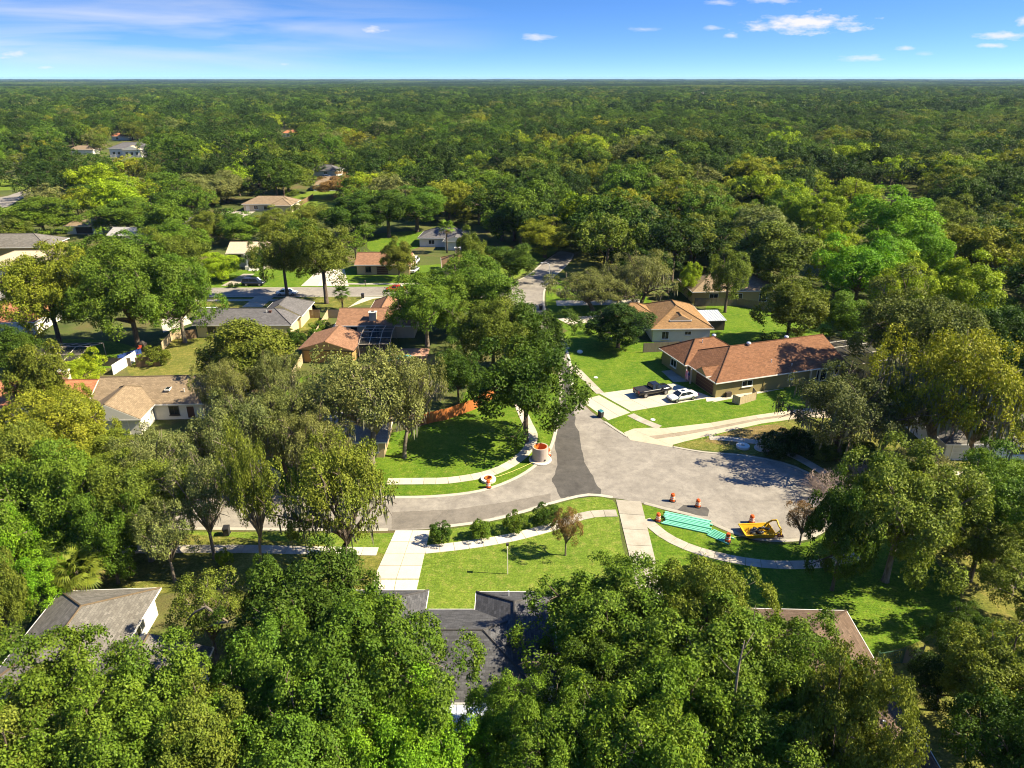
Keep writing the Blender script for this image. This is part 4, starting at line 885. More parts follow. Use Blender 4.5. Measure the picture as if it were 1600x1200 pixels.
# -- tan skylight roof
h = H_('house', 'house with a tan brown roof and one skylight, white gable wall, among the left trees', G(236, 638, 2.6), 3)
block(h, -9.2, 1.2, 16, 9.6, 2.6, 2.4, 'wall_white', 'roof_khaki', h0=.01, h1=.01); block(h, -8.6, -3.4, 8.6, 10.5, 2.605, 2.3, 'wall_white', 'roof_khaki', 'v', h0=.01)
roofthing(h, 'skylight', 1.2, 3.6, 3.95); opening(h, 'S', 2.3, 1.7, 1.4, 1.4, 1.4, 'window', 'dark_trim'); opening(h, 'S', 4.6, 1.7, 1.1, 1.2, 2.0, 'door', 'white_trim', 'garage_brown'); opening(h, 'S', -4.3, -2.9, 1.1, 4.6, 2.1, 'garage_door', 'white_trim', 'garage_white'); roofthing(h, 'vent_pipe', 3.6, 3.2, 3.7)
# -- lower left grey roof
h = H_('house', 'house with a weathered grey roof at the lower left beside the palm', Vector((-40.0, 40.0, 0)), 3)
block(h, 0, 0, 8.8, 11.2, 2.6, 1.9, 'wall_white', 'roof_slate', 'v', cap='roof_khaki'); block(h, 6.5, -6, 9.5, 9.5, 2.605, 1.7, 'wall_white', 'roof_slate', 'v', h1=.01, cap='roof_khaki')
opening(h, 'E', 7.5, 8.3, 1.4, 1.6, 1.3); opening(h, 'N', 4.4, 10.7, 1.4, 1.8, 1.3); roofthing(h, 'vent_pipe', 6.3, 4.5, 3.6)
# -- lower right brown roof under the trees
h = H_('house', 'house with a brown shaded roof at the lower right', Vector((13.0, 33.2, 0)), -2)
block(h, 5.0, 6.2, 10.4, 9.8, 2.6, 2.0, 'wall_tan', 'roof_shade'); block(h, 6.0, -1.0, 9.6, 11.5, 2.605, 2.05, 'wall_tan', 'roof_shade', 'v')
opening(h, 'E', 12, 14.9, 1.4, 1.6, 1.3); opening(h, 'E', 3, 15.1, 1.4, 1.6, 1.3); opening(h, 'E', 7.6, 15.1, 1.05, 1.0, 2.0, 'door', 'white_trim', 'garage_brown'); roofthing(h, 'vent_pipe', 12.6, 3, 3.8)
# -- right edge grey brown roof
h = H_('house', 'house with a grey brown hip roof at the right edge behind the yellow green oak', G(1478, 694, 2.6), 0)
block(h, 0, 0, 18, 12, 2.6, 2.6, 'wall_white', 'roof_slate', cap='roof_khaki'); opening(h, 'S', 3.5, .5, 1.15, 4.4, 2.1, 'garage_door', 'white_trim', 'garage_white'); opening(h, 'S', 10, .5, 1.4, 1.8, 1.3)
# -- pale house under the mossy oaks
h = H_('house', 'pale roofed house in the deep shade under the mossy oaks of the corner lawn', G(530, 692, 2.5), 2)
block(h, -8, 0, 14, 9, 2.5, 1.9, 'wall_tan', 'roof_white', h0=.01, h1=.01); opening(h, 'S', 4, .5, 1.4, 1.6, 1.2); opening(h, 'S', 0, .5, 1.05, 1.0, 2.0, 'door', 'white_trim', 'garage_brown')
# -- across the far street
h = H_('house', 'raised beige house with white porch columns and a tan roof across the far street', G(352, 396, 3.8), 2)
block(h, 0, 0, 11, 9, 3.8, 2.0, 'wall_beige', 'roof_beige', h0=.01, h1=.01); block(h, 5.2, -1.8, 4.6, 5, 3.81, 1.2, 'wall_beige', 'roof_beige', 'v', h0=.01, over=.2, walls=False)
opening(h, 'S', 2.8, .5, 2.6, 1.9, 1.3, 'window', 'dark_trim'); opening(h, 'S', 7.4, .5, 2.1, 1.5, 2.2, 'door', 'white_trim', 'garage_white')
for u in (5.6, 9.3): s = MB(); s.box(u, -1.3, 2.3, .3, .3, 2.9); s.build('porch_column', 'white_trim', h)
s = MB(); s.box(7.4, -.8, .45, 4.6, 2.4, .9); s.build('porch_deck', 'wall_white', h)
for k in range(4): s = MB(); s.box(7.4, -2.2 - k * .35, .36 - k * .1, 2.2, .35, .72 - k * .2); s.build('step', 'wall_white', h)
h = H_('house', 'brown roofed house with a dark garage door across the far street', G(566, 414, 2.6), 0)
block(h, -2, 0, 14, 9, 2.6, 2.1, 'wall_tan', 'roof_brown', h0=.01, h1=.01); opening(h, 'S', 4.8, .5, 1.1, 3.0, 2.1, 'garage_door', 'wall_tan', 'garage_brown'); opening(h, 'S', 1.3, .5, 1.4, 1.4, 1.4, 'window', 'dark_trim')
h = H_('house', 'brown hip roofed house near the bend of the far street', G(690, 420, 2.6), 6)
block(h, 0, 0, 13.5, 12, 2.6, 2.5, 'wall_tan', 'roof_tan'); opening(h, 'S', 6, .5, 1.2, 4, 2.0, 'garage_door', 'wall_tan', 'garage_brown'); opening(h, 'S', 11, .5, 1.4, 1.4, 1.3); roofthing(h, 'chimney', 4.2, 8.5, 4.4)
h = H_('house', 'house with a pale grey roof and carport behind the tall palm', G(652, 372, 2.6), -4)
block(h, 0, 0, 15, 10, 2.6, 2.2, 'wall_white', 'roof_grey'); block(h, 8, -4, 7, 8, 2.606, 1.4, 'wall_white', 'roof_grey', 'v', h0=.01); opening(h, 'S', 4, .5, 1.4, 1.8, 1.3)
h = H_('house', 'beige low house with a tan hip roof on the sunny lot, upper left', G(377, 319, 2.7), 0)
block(h, 0, 0, 19, 10, 2.7, 2.2, 'wall_beige', 'roof_khaki'); block(h, 11, -3.2, 8, 8, 2.706, 1.9, 'wall_beige', 'roof_khaki', 'v'); opening(h, 'S', 5, .5, 1.4, 1.6, 1.4); opening(h, 'S', 9, .5, 1.3, 2.6, 1.5); opening(h, 'S', 2, .5, 1.1, 1.2, 2.1, 'door', 'white_trim', 'garage_white'); opening(h, 'S', 15, -2.7, 1.1, 4.2, 2.1, 'garage_door', 'wall_beige', 'wall_cream')
h = H_('house', 'house with a grey brown hip roof and dark porch, far upper centre left', G(487, 289, 2.7), 8)
block(h, 0, 0, 15, 11, 2.7, 2.8, 'wall_white', 'roof_khaki'); opening(h, 'S', 5, .5, 1.2, 4, 2.0, 'garage_door', 'dark_trim', 'dark_trim'); opening(h, 'S', 11, .5, 1.4, 1.4, 1.3)
h = H_('house', 'white walled house with a dark roof behind the far parked white car', G(478, 266, 2.7), -10)
block(h, 0, 0, 16, 10, 2.7, 2.4, 'wall_white', 'roof_grey'); opening(h, 'S', 10, .5, 1.4, 1.8, 1.3)
h = H_('house', 'large beige flat roofed house at the left edge above the yellow green tree', G(-40, 416, 3.0), 4)
block(h, 0, 0, 22, 13, 3.0, 2.2, 'wall_white', 'roof_beige'); opening(h, 'S', 12, .5, 1.2, 4.4, 2.0, 'garage_door', 'white_trim', 'dark_trim'); opening(h, 'S', 17, .5, 1.5, 1.6, 1.2)
h = H_('house', 'dark roofed house at the left edge just behind the large beige roof', G(-60, 388, 3.0), 4)
block(h, 0, 0, 22, 12, 3.0, 2.6, 'wall_tan', 'roof_slate')
h = H_('house', 'terracotta roofed house cut by the left edge', G(-60, 506, 2.7), 5)
block(h, 0, 0, 13, 11, 2.7, 2.4, 'wall_white', 'roof_terra'); opening(h, 'E', 5, 12.5, 1.4, 1.6, 1.2)
h = H_('house', 'house with a terracotta roof and pale chimney before the screened pool at the left edge', G(-120, 640, 2.7), 2)
block(h, 0, 0, 22, 9.5, 2.7, 2.2, 'wall_white', 'roof_terra', h0=.01, h1=.01); roofthing(h, 'chimney', 15.2, 8.2, 3.6)
h = H_('house', 'white house with a grey roof and porch between two round trees, left', G(98, 353, 2.7), 2)
block(h, 0, 0, 12, 10, 2.7, 2.2, 'wall_white', 'roof_khaki'); opening(h, 'S', 6, .5, 1.2, 5, 2.0, 'garage_door', 'dark_trim', 'dark_trim'); opening(h, 'S', 10, .5, 1.4, 1.4, 1.3)
h = H_('house', 'house with a white roof above a parked dark vehicle, left', G(165, 368, 2.7), -3)
block(h, 0, 0, 10, 9, 2.7, 1.6, 'wall_white', 'roof_white', h0=.01, h1=.01)
h = H_('house', 'pale roofed house carrying two solar panels, left', G(245, 352, 2.7), -6)
block(h, 0, 0, 14, 9, 2.7, 1.8, 'wall_white', 'roof_white', h0=.01, h1=.01)
for k in range(2): s = MB(); s.box(3.5 + k * 1.9, 2.1, 3.75, 1.7, 3.0, .1, M=Matrix.Translation((0, 0, 0))); s.build('solar_panel', 'glass', h, rot=(0.0, 0, 0))
h = H_('house', 'white two storey house with a solar roof, far upper left', G(168, 232, 5.2), 3)
block(h, 0, 0, 24, 14, 5.2, 3, 'wall_white', 'roof_grey'); block(h, 9, -3, 12, 10, 4.6, 2.2, 'wall_white', 'roof_beige', 'v', h0=.01)
for u in (3, 6, 12, 15, 18): opening(h, 'S', u, .5 if u < 9 else -2.5, 2.4, 1.6, 1.8)
for px, py, L_, c_, l_ in [(105, 234, 16, 'roof_khaki', 'low khaki roofed house, far upper left beside the white two storey one'), (176, 292, 8, 'roof_beige', 'small bright house between trees, upper left'), (12, 247, 14, 'roof_grey', 'pale grey house near the left edge, far off'),
                         (440, 208, 14, 'roof_terra', 'orange roofed house peeping out of the far trees'), (172, 213, 14, 'roof_terra', 'little orange roofed house, farthest upper left'), (560, 222, 9, 'roof_white', 'tiny white house among the far trees'), (700, 262, 12, 'roof_grey', 'grey roof glimpsed in the woods above the palm'),
                         (1090, 152, 40, 'roof_white', 'left of two white buildings in the distant forest'), (1118, 151, 40, 'roof_white', 'right of two white buildings in the distant forest')]:
    h = H_('house', l_, G(px, py, 3), 2); block(h, 0, 0, L_, L_ * .6, 3 if L_ < 30 else 9, 2.2 if L_ < 30 else 5, 'wall_white', c_); opening(h, 'S', L_ * .35, .5, 1.5, 1.8, 1.3)

# ------------------------------------------------------------------ fences
wood('wood_orange', (.42, .15, .045)); wood('wood_brown', (.20, .135, .08)); wood('wood_grey', (.17, .145, .11)); wood('wood_pale', (.44, .35, .22)); paint('vinyl', (.66, .64, .60), .45); paint('blue_mesh', (.02, .05, .20), .6); paint('gate_green', (.03, .075, .04), .5)
def fence(pts, hh, mat, label, name='wooden_fence', bw=.2, bay=2.4, group=None):
    W = [Vector((p.x, p.y, 0)) for p in pts]; f = thing(name, label, 'fence', W[0], 0, group); rg = random.Random(int(W[0].x * 13))
    for a, b in zip(W, W[1:]):
        L = (b - a).length; d = (b - a).normalized(); ang = math.atan2(d.y, d.x); nb = max(1, round(L / bay)); n = Vector((-d.y, d.x, 0))
        for k in range(nb + 1): p = a + d * (L * k / nb) - W[0] + n * .06; s = MB(); s.box(0, 0, (hh - .05) / 2, .1, .1, hh - .05); s.build('post', mat, f, loc=p, rot=(0, 0, ang))
        for k in range(nb):
            s = MB(); l = L / nb; m = max(1, int(l / bw))
            for j in range(m): s.box(-l / 2 + (j + .5) * l / m, rg.uniform(-.008, .008), hh / 2 + rg.uniform(-.03, .02), l / m - .014, .022, hh - .04)
            o = s.build('board_panel', mat, f, loc=a + d * (L * (k + .5) / nb) - W[0], rot=(0, 0, ang)); tag(o, kind='stuff')
            r = MB(); r.box(0, .045, .4, l - .12, .04, .09); r.box(0, .045, hh - .35, l - .12, .04, .09); r.build('rail', mat, f, loc=a + d * (L * (k + .5) / nb) - W[0], rot=(0, 0, ang))
    return f
fence(GP([(640, 668), (698, 656), (741, 640), (790, 610)]), 1.8, 'wood_orange', 'orange new wooden board fence behind the shady corner lawn')
fence(GP([(456, 600), (472, 570), (513, 497)]), 1.8, 'wood_pale', 'pale wooden side fence between the long grey roof and the detached garage')
fence(GP([(472, 497), (500, 497)]), 1.8, 'wood_brown', 'short brown fence joining the grey roofed house to the side fence')
fence(GP([(512, 497), (540, 497)]), 1.8, 'wood_grey', 'short grey fence beside the brown roofed house')
fence(GP([(560, 590), (640, 572), (690, 570)]), 1.8, 'wood_grey', 'dark wooden fence behind the pool')
fence(GP([(288, 531), (308, 528)]), 1.8, 'wood_brown', 'brown fence beside the cream house')
fence(GP([(255, 548), (270, 531), (288, 527)]), 1.7, 'wood_pale', 'short pale fence near the cream house')
fence(GP([(178, 586), (214, 563)]), 1.8, 'vinyl', 'bright white vinyl fence behind the tan skylight roof', 'vinyl_fence')
fence(GP([(160, 572), (205, 572)]), 1.5, 'wood_grey', 'dark shaded fence left of the white vinyl fence')
fence(GP([(214, 574), (250, 572)]), 1.8, 'wood_brown', 'brown wooden fence right of the white vinyl fence')
fence(GP([(1005, 551), (1060, 548)]), 1.8, 'wood_grey', 'dark fence behind the entry of the red roofed house')
fence(GP([(1085, 478), (1150, 478), (1225, 490)]), 1.8, 'wood_grey', 'shaded fence in front of the yellow walled house')
fence(GP([(1175, 549), (1230, 544)]), 1.8, 'wood_grey', 'grey fence behind the ridge of the red roofed house')
fence(GP([(456, 329), (490, 310)]), 1.8, 'wood_brown', 'brown fence running up the sunny lot beside the low beige house')
fence(GP([(485, 297), (525, 294)]), 1.6, 'vinyl', 'white fence in front of the far grey brown roof', 'vinyl_fence')
f = fence(GP([(1144, 629), (1155, 633), (1181, 625), (1176, 618)]), 1.35, 'wood_pale', 'small pale board screen on the lawn beside the olive wall', 'board_screen', .25, 1.5)
# blue netting fence and gate
f = thing('garden_net', 'bright blue netting strung along the shaded back yard', 'net', G(186, 567)); a, b = Vector((0, 0, 0)), G(222, 556) - G(186, 567)
for k in range(8):
    s = MB(); p = a.lerp(b, k / 7); s.tube([p, p + Vector((0, 0, 1.5))], .04, 5); s.build('post', 'blue_mesh', f)
for k in range(7):
    p, q = a.lerp(b, k / 7), a.lerp(b, (k + 1) / 7); s = MB(); s.add([p + Vector((0, 0, .5)), q + Vector((0, 0, .5)), q + Vector((0, 0, 1.4)), p + Vector((0, 0, 1.4)), p + Vector((0, .03, .5)), q + Vector((0, .03, .5)), q + Vector((0, .03, 1.4)), p + Vector((0, .03, 1.4))], [(0, 1, 2, 3), (7, 6, 5, 4), (0, 4, 5, 1), (3, 2, 6, 7)]); s.build('net_panel', 'blue_mesh', f)
ga, gb = G(1368, 1043), G(1408, 1036); d = gb - ga; g = thing('metal_gate', 'dark green metal picket gate at the corner of the brown shaded roof', 'gate', ga, math.atan2(d.y, d.x)); Lg = d.length
for x in (0, Lg): s = MB(); s.box(x, 0, .85, .12, .12, 1.7); s.build('post', 'gate_green', g)
for z in (.15, 1.5): s = MB(); s.box(Lg / 2, 0, z, Lg - .14, .06, .07); s.build('rail', 'gate_green', g)
for k in range(12): s = MB(); s.box(.16 + (Lg - .32) * k / 11, .005, .83, .04, .04, 1.26); s.build('picket', 'gate_green', g)
s = MB(); s.box(Lg / 2, .05, .83, math.hypot(Lg - .3, 1.2), .03, .07, M=Matrix.Translation((Lg / 2, .0, .83)) @ Matrix.Rotation(-math.atan2(1.2, Lg), 4, 'Y') @ Matrix.Translation((-Lg / 2, 0, -.83))); s.build('brace', 'gate_green', g)
gc = G(1425, 1036); fence([gb, gc, G(1440, 1030)], 1.5, 'wood_grey', 'dark board fence right of the green metal gate')

# ------------------------------------------------------------------ pool cages and pool
paint('screen', (.035, .035, .035), .6); paint('cage_bronze', (.10, .085, .07), .5); paint('cage_white', (.38, .32, .25), .5)
def screenmat():
    m, nt, o = newmat('screen_mesh'); d = N(nt, 'ShaderNodeBsdfDiffuse', inp={0: (.05, .048, .044, 1)}); t = nt.nodes.new('ShaderNodeBsdfTransparent'); mx = N(nt, 'ShaderNodeMixShader', inp={0: .22}); nt.links.new(d.outputs[0], mx.inputs[1]); nt.links.new(t.outputs[0], mx.inputs[2]); nt.links.new(mx.outputs[0], o.inputs[0]); MATS['screen_mesh'] = m
screenmat()
def pool_cage(p, ang, L, W, hh, rise, frame, label, nx=5):
    c = thing('pool_cage', label, 'screen enclosure', (p.x, p.y, 0), R(ang)); fr = MB()
    def z(v): t = v / W; return hh + rise * (1 - abs(2 * t - 1))
    for i in range(nx + 1):
        u = L * i / nx; s = MB(); s.tube([(u, 0, 0), (u, 0, hh), (u, W * .5, hh + rise), (u, W, hh), (u, W, 0)], .07, 4); s.build('rib', frame, c)
    for v in (0, W * .25, W * .5, W * .75, W): s = MB(); s.tube([(0, v, z(v)), (L, v, z(v))], .06, 4); s.build('purlin', frame, c)
    for i in range(nx):
        u0, u1 = L * i / nx + .08, L * (i + 1) / nx - .08
        for v0, v1 in ((0, W / 2), (W / 2, W)): s = MB(); s.add([(u0, v0, z(v0) - .01), (u1, v0, z(v0) - .01), (u1, v1, z(v1) - .01), (u0, v1, z(v1) - .01)], [(0, 1, 2, 3)]); s.build('screen_panel', 'screen_mesh', c)
        s = MB(); s.add([(u0, 0, .1), (u1, 0, .1), (u1, 0, hh - .05), (u0, 0, hh - .05)], [(0, 1, 2, 3)]); s.build('screen_panel', 'screen_mesh', c)
    return c
pool_cage(G(22, 590), 2, 10.5, 9, 2.6, 1.0, 'cage_white', 'dark screened pool enclosure with a pale frame behind the terracotta roof')
pool_cage(G(562, 560), 3, 5.4, 10, 2.6, .6, 'cage_white', 'dark screened patio beside the pale chimney of the brown house', 3)
pool_cage(G(1318, 596), 18.5, 9.5, 12, 2.7, .7, 'cage_bronze', 'dark screen enclosure at the right end of the red roofed house')
paint('pool_water', (.05, .30, .30), .05, 0, .5, .2); paint('pool_deck', (.45, .25, .17), .8)
po = G(595, 571); q = thing('swimming_pool', 'small turquoise swimming pool with a pinkish deck behind the mossy oaks', 'pool', (po.x, po.y, 0)); s = MB(); s.box(3, 3.5, .05, 9, 9, .1); s.build('deck', 'pool_deck', q); s = MB(); s.prism([(.2 + 5.6 * (.5 + .5 * math.cos(t / 20 * 6.2832)), .6 + 4.2 * (.5 + .5 * math.sin(t / 20 * 6.2832))) for t in range(20)], .06, .13); s.build('water', 'pool_water', q)

# ------------------------------------------------------------------ vehicles
paint('tyre', (.018, .018, .018), .8); paint('rim', (.32, .32, .33), .3, .7); paint('lamp_white', (.75, .77, .78), .15); paint('lamp_red', (.35, .012, .01), .2); paint('plate', (.55, .55, .5), .5); paint('black_plastic', (.02, .02, .021), .55)
for n_, c_ in dict(car_black=(.012, .012, .014), car_white=(.74, .74, .73), car_red=(.50, .012, .008), car_navy=(.015, .02, .035), car_silver=(.45, .48, .52)).items(): paint(n_, c_, .22, .0, .6, .03)
def vehicle(name, label, cat, p, ang, L, W, Hh, style, col, group=None):
    """local +x is forward; built from lofted body, glass house, roof skin, pillars, wheels, lamps"""
    c = thing(name, label, cat, (p.x, p.y, .02), R(ang), group)
    S = {'sedan': [(-.5, .42, .60, .80), (-.485, .30, .64, .90), (-.40, .22, .665, .98), (-.25, .2, .655, 1), (0, .2, .64, 1), (.2, .2, .63, 1), (.33, .22, .60, .97), (.44, .26, .54, .92), (.49, .32, .48, .80), (.5, .36, .44, .72)],
         'pickup': [(-.5, .36, .60, .94), (-.495, .30, .62, .98), (-.35, .26, .62, 1), (-.12, .25, .62, 1), (.1, .25, .61, 1), (.24, .25, .61, 1), (.36, .26, .60, .99), (.46, .28, .57, .95), (.495, .32, .52, .88), (.5, .36, .48, .82)],
         'van': [(-.5, .36, .56, .92), (-.49, .24, .58, .97), (-.3, .2, .58, 1), (0, .2, .57, 1), (.2, .2, .55, 1), (.36, .22, .52, .98), (.46, .27, .48, .92), (.495, .32, .43, .82), (.5, .35, .4, .75)]}[style]
    G_ = {'sedan': ((-.36, -.20, .10, .25), .655, .995), 'pickup': ((-.10, -.07, .13, .24), .60, .99), 'van': ((-.48, -.44, .14, .30), .56, .99)}[style]
    V = []; F = []; n = 9
    for x, z0, z1, w_ in S:
        hw = W / 2 * w_; a, b = z0 * Hh, z1 * Hh
        for y, z in ((-hw * .86, a), (-hw * .99, a + (b - a) * .3), (-hw, a + (b - a) * .62), (-hw * .93, b * .985), (0, b * 1.01), (hw * .93, b * .985), (hw, a + (b - a) * .62), (hw * .99, a + (b - a) * .3), (hw * .86, a)): V.append((x * L, y, z))
    for k in range(len(S) - 1):
        for i in range(n): j = (i + 1) % n; F.append((k * n + i, k * n + j, (k + 1) * n + j, (k + 1) * n + i))
    F += [tuple(range(n)), tuple(reversed(range((len(S) - 1) * n, len(S) * n)))]
    mb = MB(); mb.add(V, F); body = mb.build('body', col, c, smooth=True)
    (x0, x1, x2, x3), zb, zt = G_; wb, wt = W / 2 * .90, W / 2 * .70; zb *= Hh; zt *= Hh; x0, x1, x2, x3 = (t * L for t in (x0, x1, x2, x3))
    mb = MB(); mb.add([(x0, -wb, zb - .03), (x3, -wb, zb - .03), (x3, wb, zb - .03), (x0, wb, zb - .03), (x1, -wt, zt - .05), (x2, -wt, zt - .05), (x2, wt, zt - .05), (x1, wt, zt - .05)], [(3, 2, 1, 0), (4, 5, 6, 7), (0, 1, 5, 4), (1, 2, 6, 5), (2, 3, 7, 6), (3, 0, 4, 7)]); mb.build('window_glass', 'glass', c)
    mb = MB(); e = .05; mb.add([(x1 - e, -wt - .03, zt - .06), (x2 + e, -wt - .03, zt - .06), (x2 + e, wt + .03, zt - .06), (x1 - e, wt + .03, zt - .06), (x1 + .1, -wt * .85, zt), (x2 - .1, -wt * .85, zt), (x2 - .1, wt * .85, zt), (x1 + .1, wt * .85, zt)], [(3, 2, 1, 0), (4, 5, 6, 7), (0, 1, 5, 4), (1, 2, 6, 5), (2, 3, 7, 6), (3, 0, 4, 7)]); rf = mb.build('roof', col, c)
    if style == 'sedan': s = MB(); s.box((x1 + x2) / 2 + .12 * (x2 - x1), 0, zt + .006, (x2 - x1) * .42, wt * 1.1, .02); s.build('sunroof', 'glass', rf)
    xm = (x1 + x2) / 2
    for sy in (-1, 1):
        for (a, b) in (((x0, sy * wb, zb - .03), (x1, sy * wt, zt - .05)), ((x3, sy * wb, zb - .03), (x2, sy * wt, zt - .05)), ((xm * 1.05 - .05, sy * wb, zb - .03), (xm - .05, sy * wt, zt - .05))):
            s = MB(); s.tube([a, b], .045, 4); s.build('pillar', col, c)
        s = MB(); s.box(x3 - .25, sy * (W / 2 + .07), zb + .06, .14, .2, .15); s.build('mirror', col, c)
        s = MB(); s.box(L * .468, sy * W * .33, .43 * Hh if style == 'sedan' else .47 * Hh, .16, W * .2, .13); s.build('headlight', 'lamp_white', c)
        s = MB(); s.box(-L * .490, sy * W * .38, .54 * Hh if style != 'van' else .5 * Hh, .12, W * .16, .2 if style == 'sedan' else .34); s.build('taillight', 'lamp_red', c)
    r = {'sedan': .33, 'pickup': .42, 'van': .36}[style]
    for fx in (-.30, .31):
        for sy in (-1, 1):
            Mx = Matrix.Translation((fx * L, sy * (W / 2 - .1), r)) @ Matrix.Rotation(R(90), 4, 'X'); s = MB(); s.lathe([(r * .62, -.11), (r * .95, -.12), (r, -.07), (r, .07), (r * .95, .12), (r * .62, .11)], 18, Mx); ty = s.build('wheel', 'tyre', c, smooth=True)
            s = MB(); s.lathe([(r * .6, -.115), (r * .6, .115)], 14, Mx); s.build('rim', 'rim', ty)
    s = MB(); s.box(L * .497, 0, .3 * Hh, .06, W * .7, .14); s.build('grille', 'black_plastic', c); s = MB(); s.box(-L * .498, 0, .34 * Hh, .08, W * .86, .2); s.build('bumper', 'black_plastic' if style == 'pickup' else col, c); s = MB(); s.box(-L * .508, 0, .42 * Hh, .02, .3, .15); s.build('licence_plate', 'plate', c)
    if style == 'pickup':
        s = MB(); s.box(-.305 * L, 0, .63 * Hh, .37 * L, W * .84, .04); s.build('bed_cover', 'black_plastic', c)
        for sy in (-1, 1): s = MB(); s.box(-.305 * L, sy * W * .455, .645 * Hh, .38 * L, .1, .05); s.build('bed_rail', 'black_plastic', c)
        s = MB(); s.box(-.499 * L, 0, .5 * Hh, .04, W * .7, .35); s.build('tailgate', col, c)
    return c
vehicle('pickup_truck', 'black crew cab pickup truck parked on the concrete driveway', 'pickup', G(1019, 616), 22, 5.9, 2.0, 1.92, 'pickup', 'car_black')
vehicle('sedan', 'white sedan with a sunroof parked next to the black pickup', 'car', G(1065, 624), 202, 4.7, 1.82, 1.46, 'sedan', 'car_white')
vehicle('car', 'red car parked at the kerb of the far street', 'car', G(619, 455), 178, 4.6, 1.8, 1.42, 'sedan', 'car_red')
vehicle('minivan', 'dark minivan parked before the columned house', 'van', G(397, 446), 0, 5.1, 2.0, 1.85, 'van', 'car_navy')
vehicle('car', 'white car parked under the tall olive trees of the far street', 'car', G(449, 461), 2, 4.7, 1.8, 1.45, 'sedan', 'car_white')
vehicle('van', 'white van parked at the left end of the long grey roof', 'van', G(333, 497), 12, 5.6, 2.1, 2.2, 'van', 'car_white')
vehicle('car', 'silver car parked in the drive right of the olive tree, nearer one', 'car', G(647, 425), 80, 4.6, 1.8, 1.45, 'sedan', 'car_silver')
vehicle('van', 'white vehicle parked in the drive right behind the silver car', 'van', G(648, 412), 85, 5.2, 2.0, 2.0, 'van', 'car_white')
vehicle('car', 'white car parked beside the far house, upper centre left', 'car', G(511, 277), 60, 4.6, 1.8, 1.5, 'van', 'car_white')
vehicle('car', 'silver car parked before the beige roof at the left edge', 'car', G(5, 424), 5, 4.7, 1.8, 1.5, 'sedan', 'car_silver')
vehicle('van', 'dark vehicle below the white roof, left', 'van', G(176, 380), 10, 5.0, 2.0, 1.8, 'van', 'car_navy')

# ------------------------------------------------------------------ street works
paint('drum_orange', (.62, .10, .018), .5, 0, .3, .06); paint('drum_white', (.72, .68, .62), .4); paint('rubber', (.02, .02, .02), .9); concrete('precast', (.50, .42, .37), .35); concrete('precast_white', (.66, .62, .56), .2); paint('warm_plastic', (.60, .17, .03), .55); paint('pipe_green', (.22, .60, .43), .5, 0, .3, .1, 2.0); paint('steel_yellow', (.62, .36, .012), .5, 0, .4, .18, 2.5); paint('tape_yellow', (.70, .62, .18), .6); paint('soil', (.13, .085, .05), .95)
def drum_meshes():
    b = MB(); b.lathe([(.40, 0), (.40, .06), (.30, .10), (.24, .10)], 18); base = b.mesh('base', 'rubber', smooth=False)
    b = MB(); b.lathe([(.29, .1), (.29, .3), (.27, .32), (.27, .52), (.25, .54), (.25, .74), (.23, .76), (.23, .94), (.19, 1.0), (0.02, 1.01)], 18); body = b.mesh('body', 'drum_orange')
    w_ = []
    for r, z in ((.274, .36), (.254, .58)): b = MB(); b.lathe([(r, z), (r, z + .13)], 18, cap=False); w_.append(b.mesh('reflective_band', 'drum_white'))
    b = MB(); b.tube([(-.1, 0, 1.0), (-.1, 0, 1.09), (.1, 0, 1.09), (.1, 0, 1.0)], .025, 5); hd = b.mesh('handle', 'drum_orange')
    return base, body, w_, hd
DR = drum_meshes()
for x, y, l in [(1050.5, 783, 'orange and white traffic drum on the road, left of the two behind the green pipes'), (1090, 792, 'orange and white traffic drum on the road, right of the two behind the green pipes'), (1174, 817, 'orange and white traffic drum just behind the yellow steel box'), (1028, 814, 'orange traffic drum on the grass at the left end of the long green pipes'),
                (1136.5, 846, 'orange traffic drum on the grass at the right end of the short green pipes'), (857, 712, 'orange traffic drum right behind the tall concrete cylinder'), (763, 762, 'orange traffic drum in front of the white concrete ring'), (308, 771, 'orange traffic drum standing at the street among the left trees')]:
    p = G(x, y); d = thing('traffic_drum', l, 'traffic drum', p, random.Random(x).uniform(0, 3), 'traffic drums around the street works'); mobj('base', DR[0], d); mobj('body', DR[1], d); [mobj('reflective_band', m, d) for m in DR[2]]; mobj('handle', DR[3], d)
# tall concrete manhole section with orange lining
p = G(844, 719); c = thing('manhole_cylinder', 'tall pinkish concrete manhole cylinder with an orange lined mouth on the verge', 'concrete pipe', p)
s = MB(); s.lathe([(1.25, 0), (1.25, .22), (1.02, .26), (1.02, 2.0), (.86, 2.0), (.86, .9), (.02, .88)], 28, cap=False); s.build('shell', 'precast', c, smooth=False)
s = MB(); s.lathe([(.85, .95), (.85, 1.98), (.80, 1.98), (.80, .95)], 24, cap=False); s.build('lining', 'warm_plastic', c); s = MB(); s.lathe([(1.42, .02), (1.46, .1), (1.38, .24), (1.28, .24)], 24, cap=False); s.build('base_ring', 'precast_white', c)
for t in (.4, 2.4, -1.0): s = MB(); s.lathe([(.14, 0), (.14, .03)], 12, Matrix.Translation((1.02 * math.cos(t), 1.02 * math.sin(t), .45)) @ Matrix.Rotation(t, 4, 'Z') @ Matrix.Rotation(R(90), 4, 'Y')); s.build('opening', 'rubber', c)
def ring(px, py, ro, ri, hh, label, mat='precast_white'):
    c = thing('concrete_ring', label, 'concrete ring', G(px, py)); s = MB(); s.lathe([(ri, .0), (ro, 0), (ro * 1.02, hh * .8), (ro * .98, hh), (ri * 1.05, hh), (ri, hh * .9), (ri, 0)], 30, cap=False); s.build('ring', mat, c); s = MB(); s.lathe([(ri * .98, .02), (ri * .98, .05)], 20); s.build('hole', 'soil', c); return c
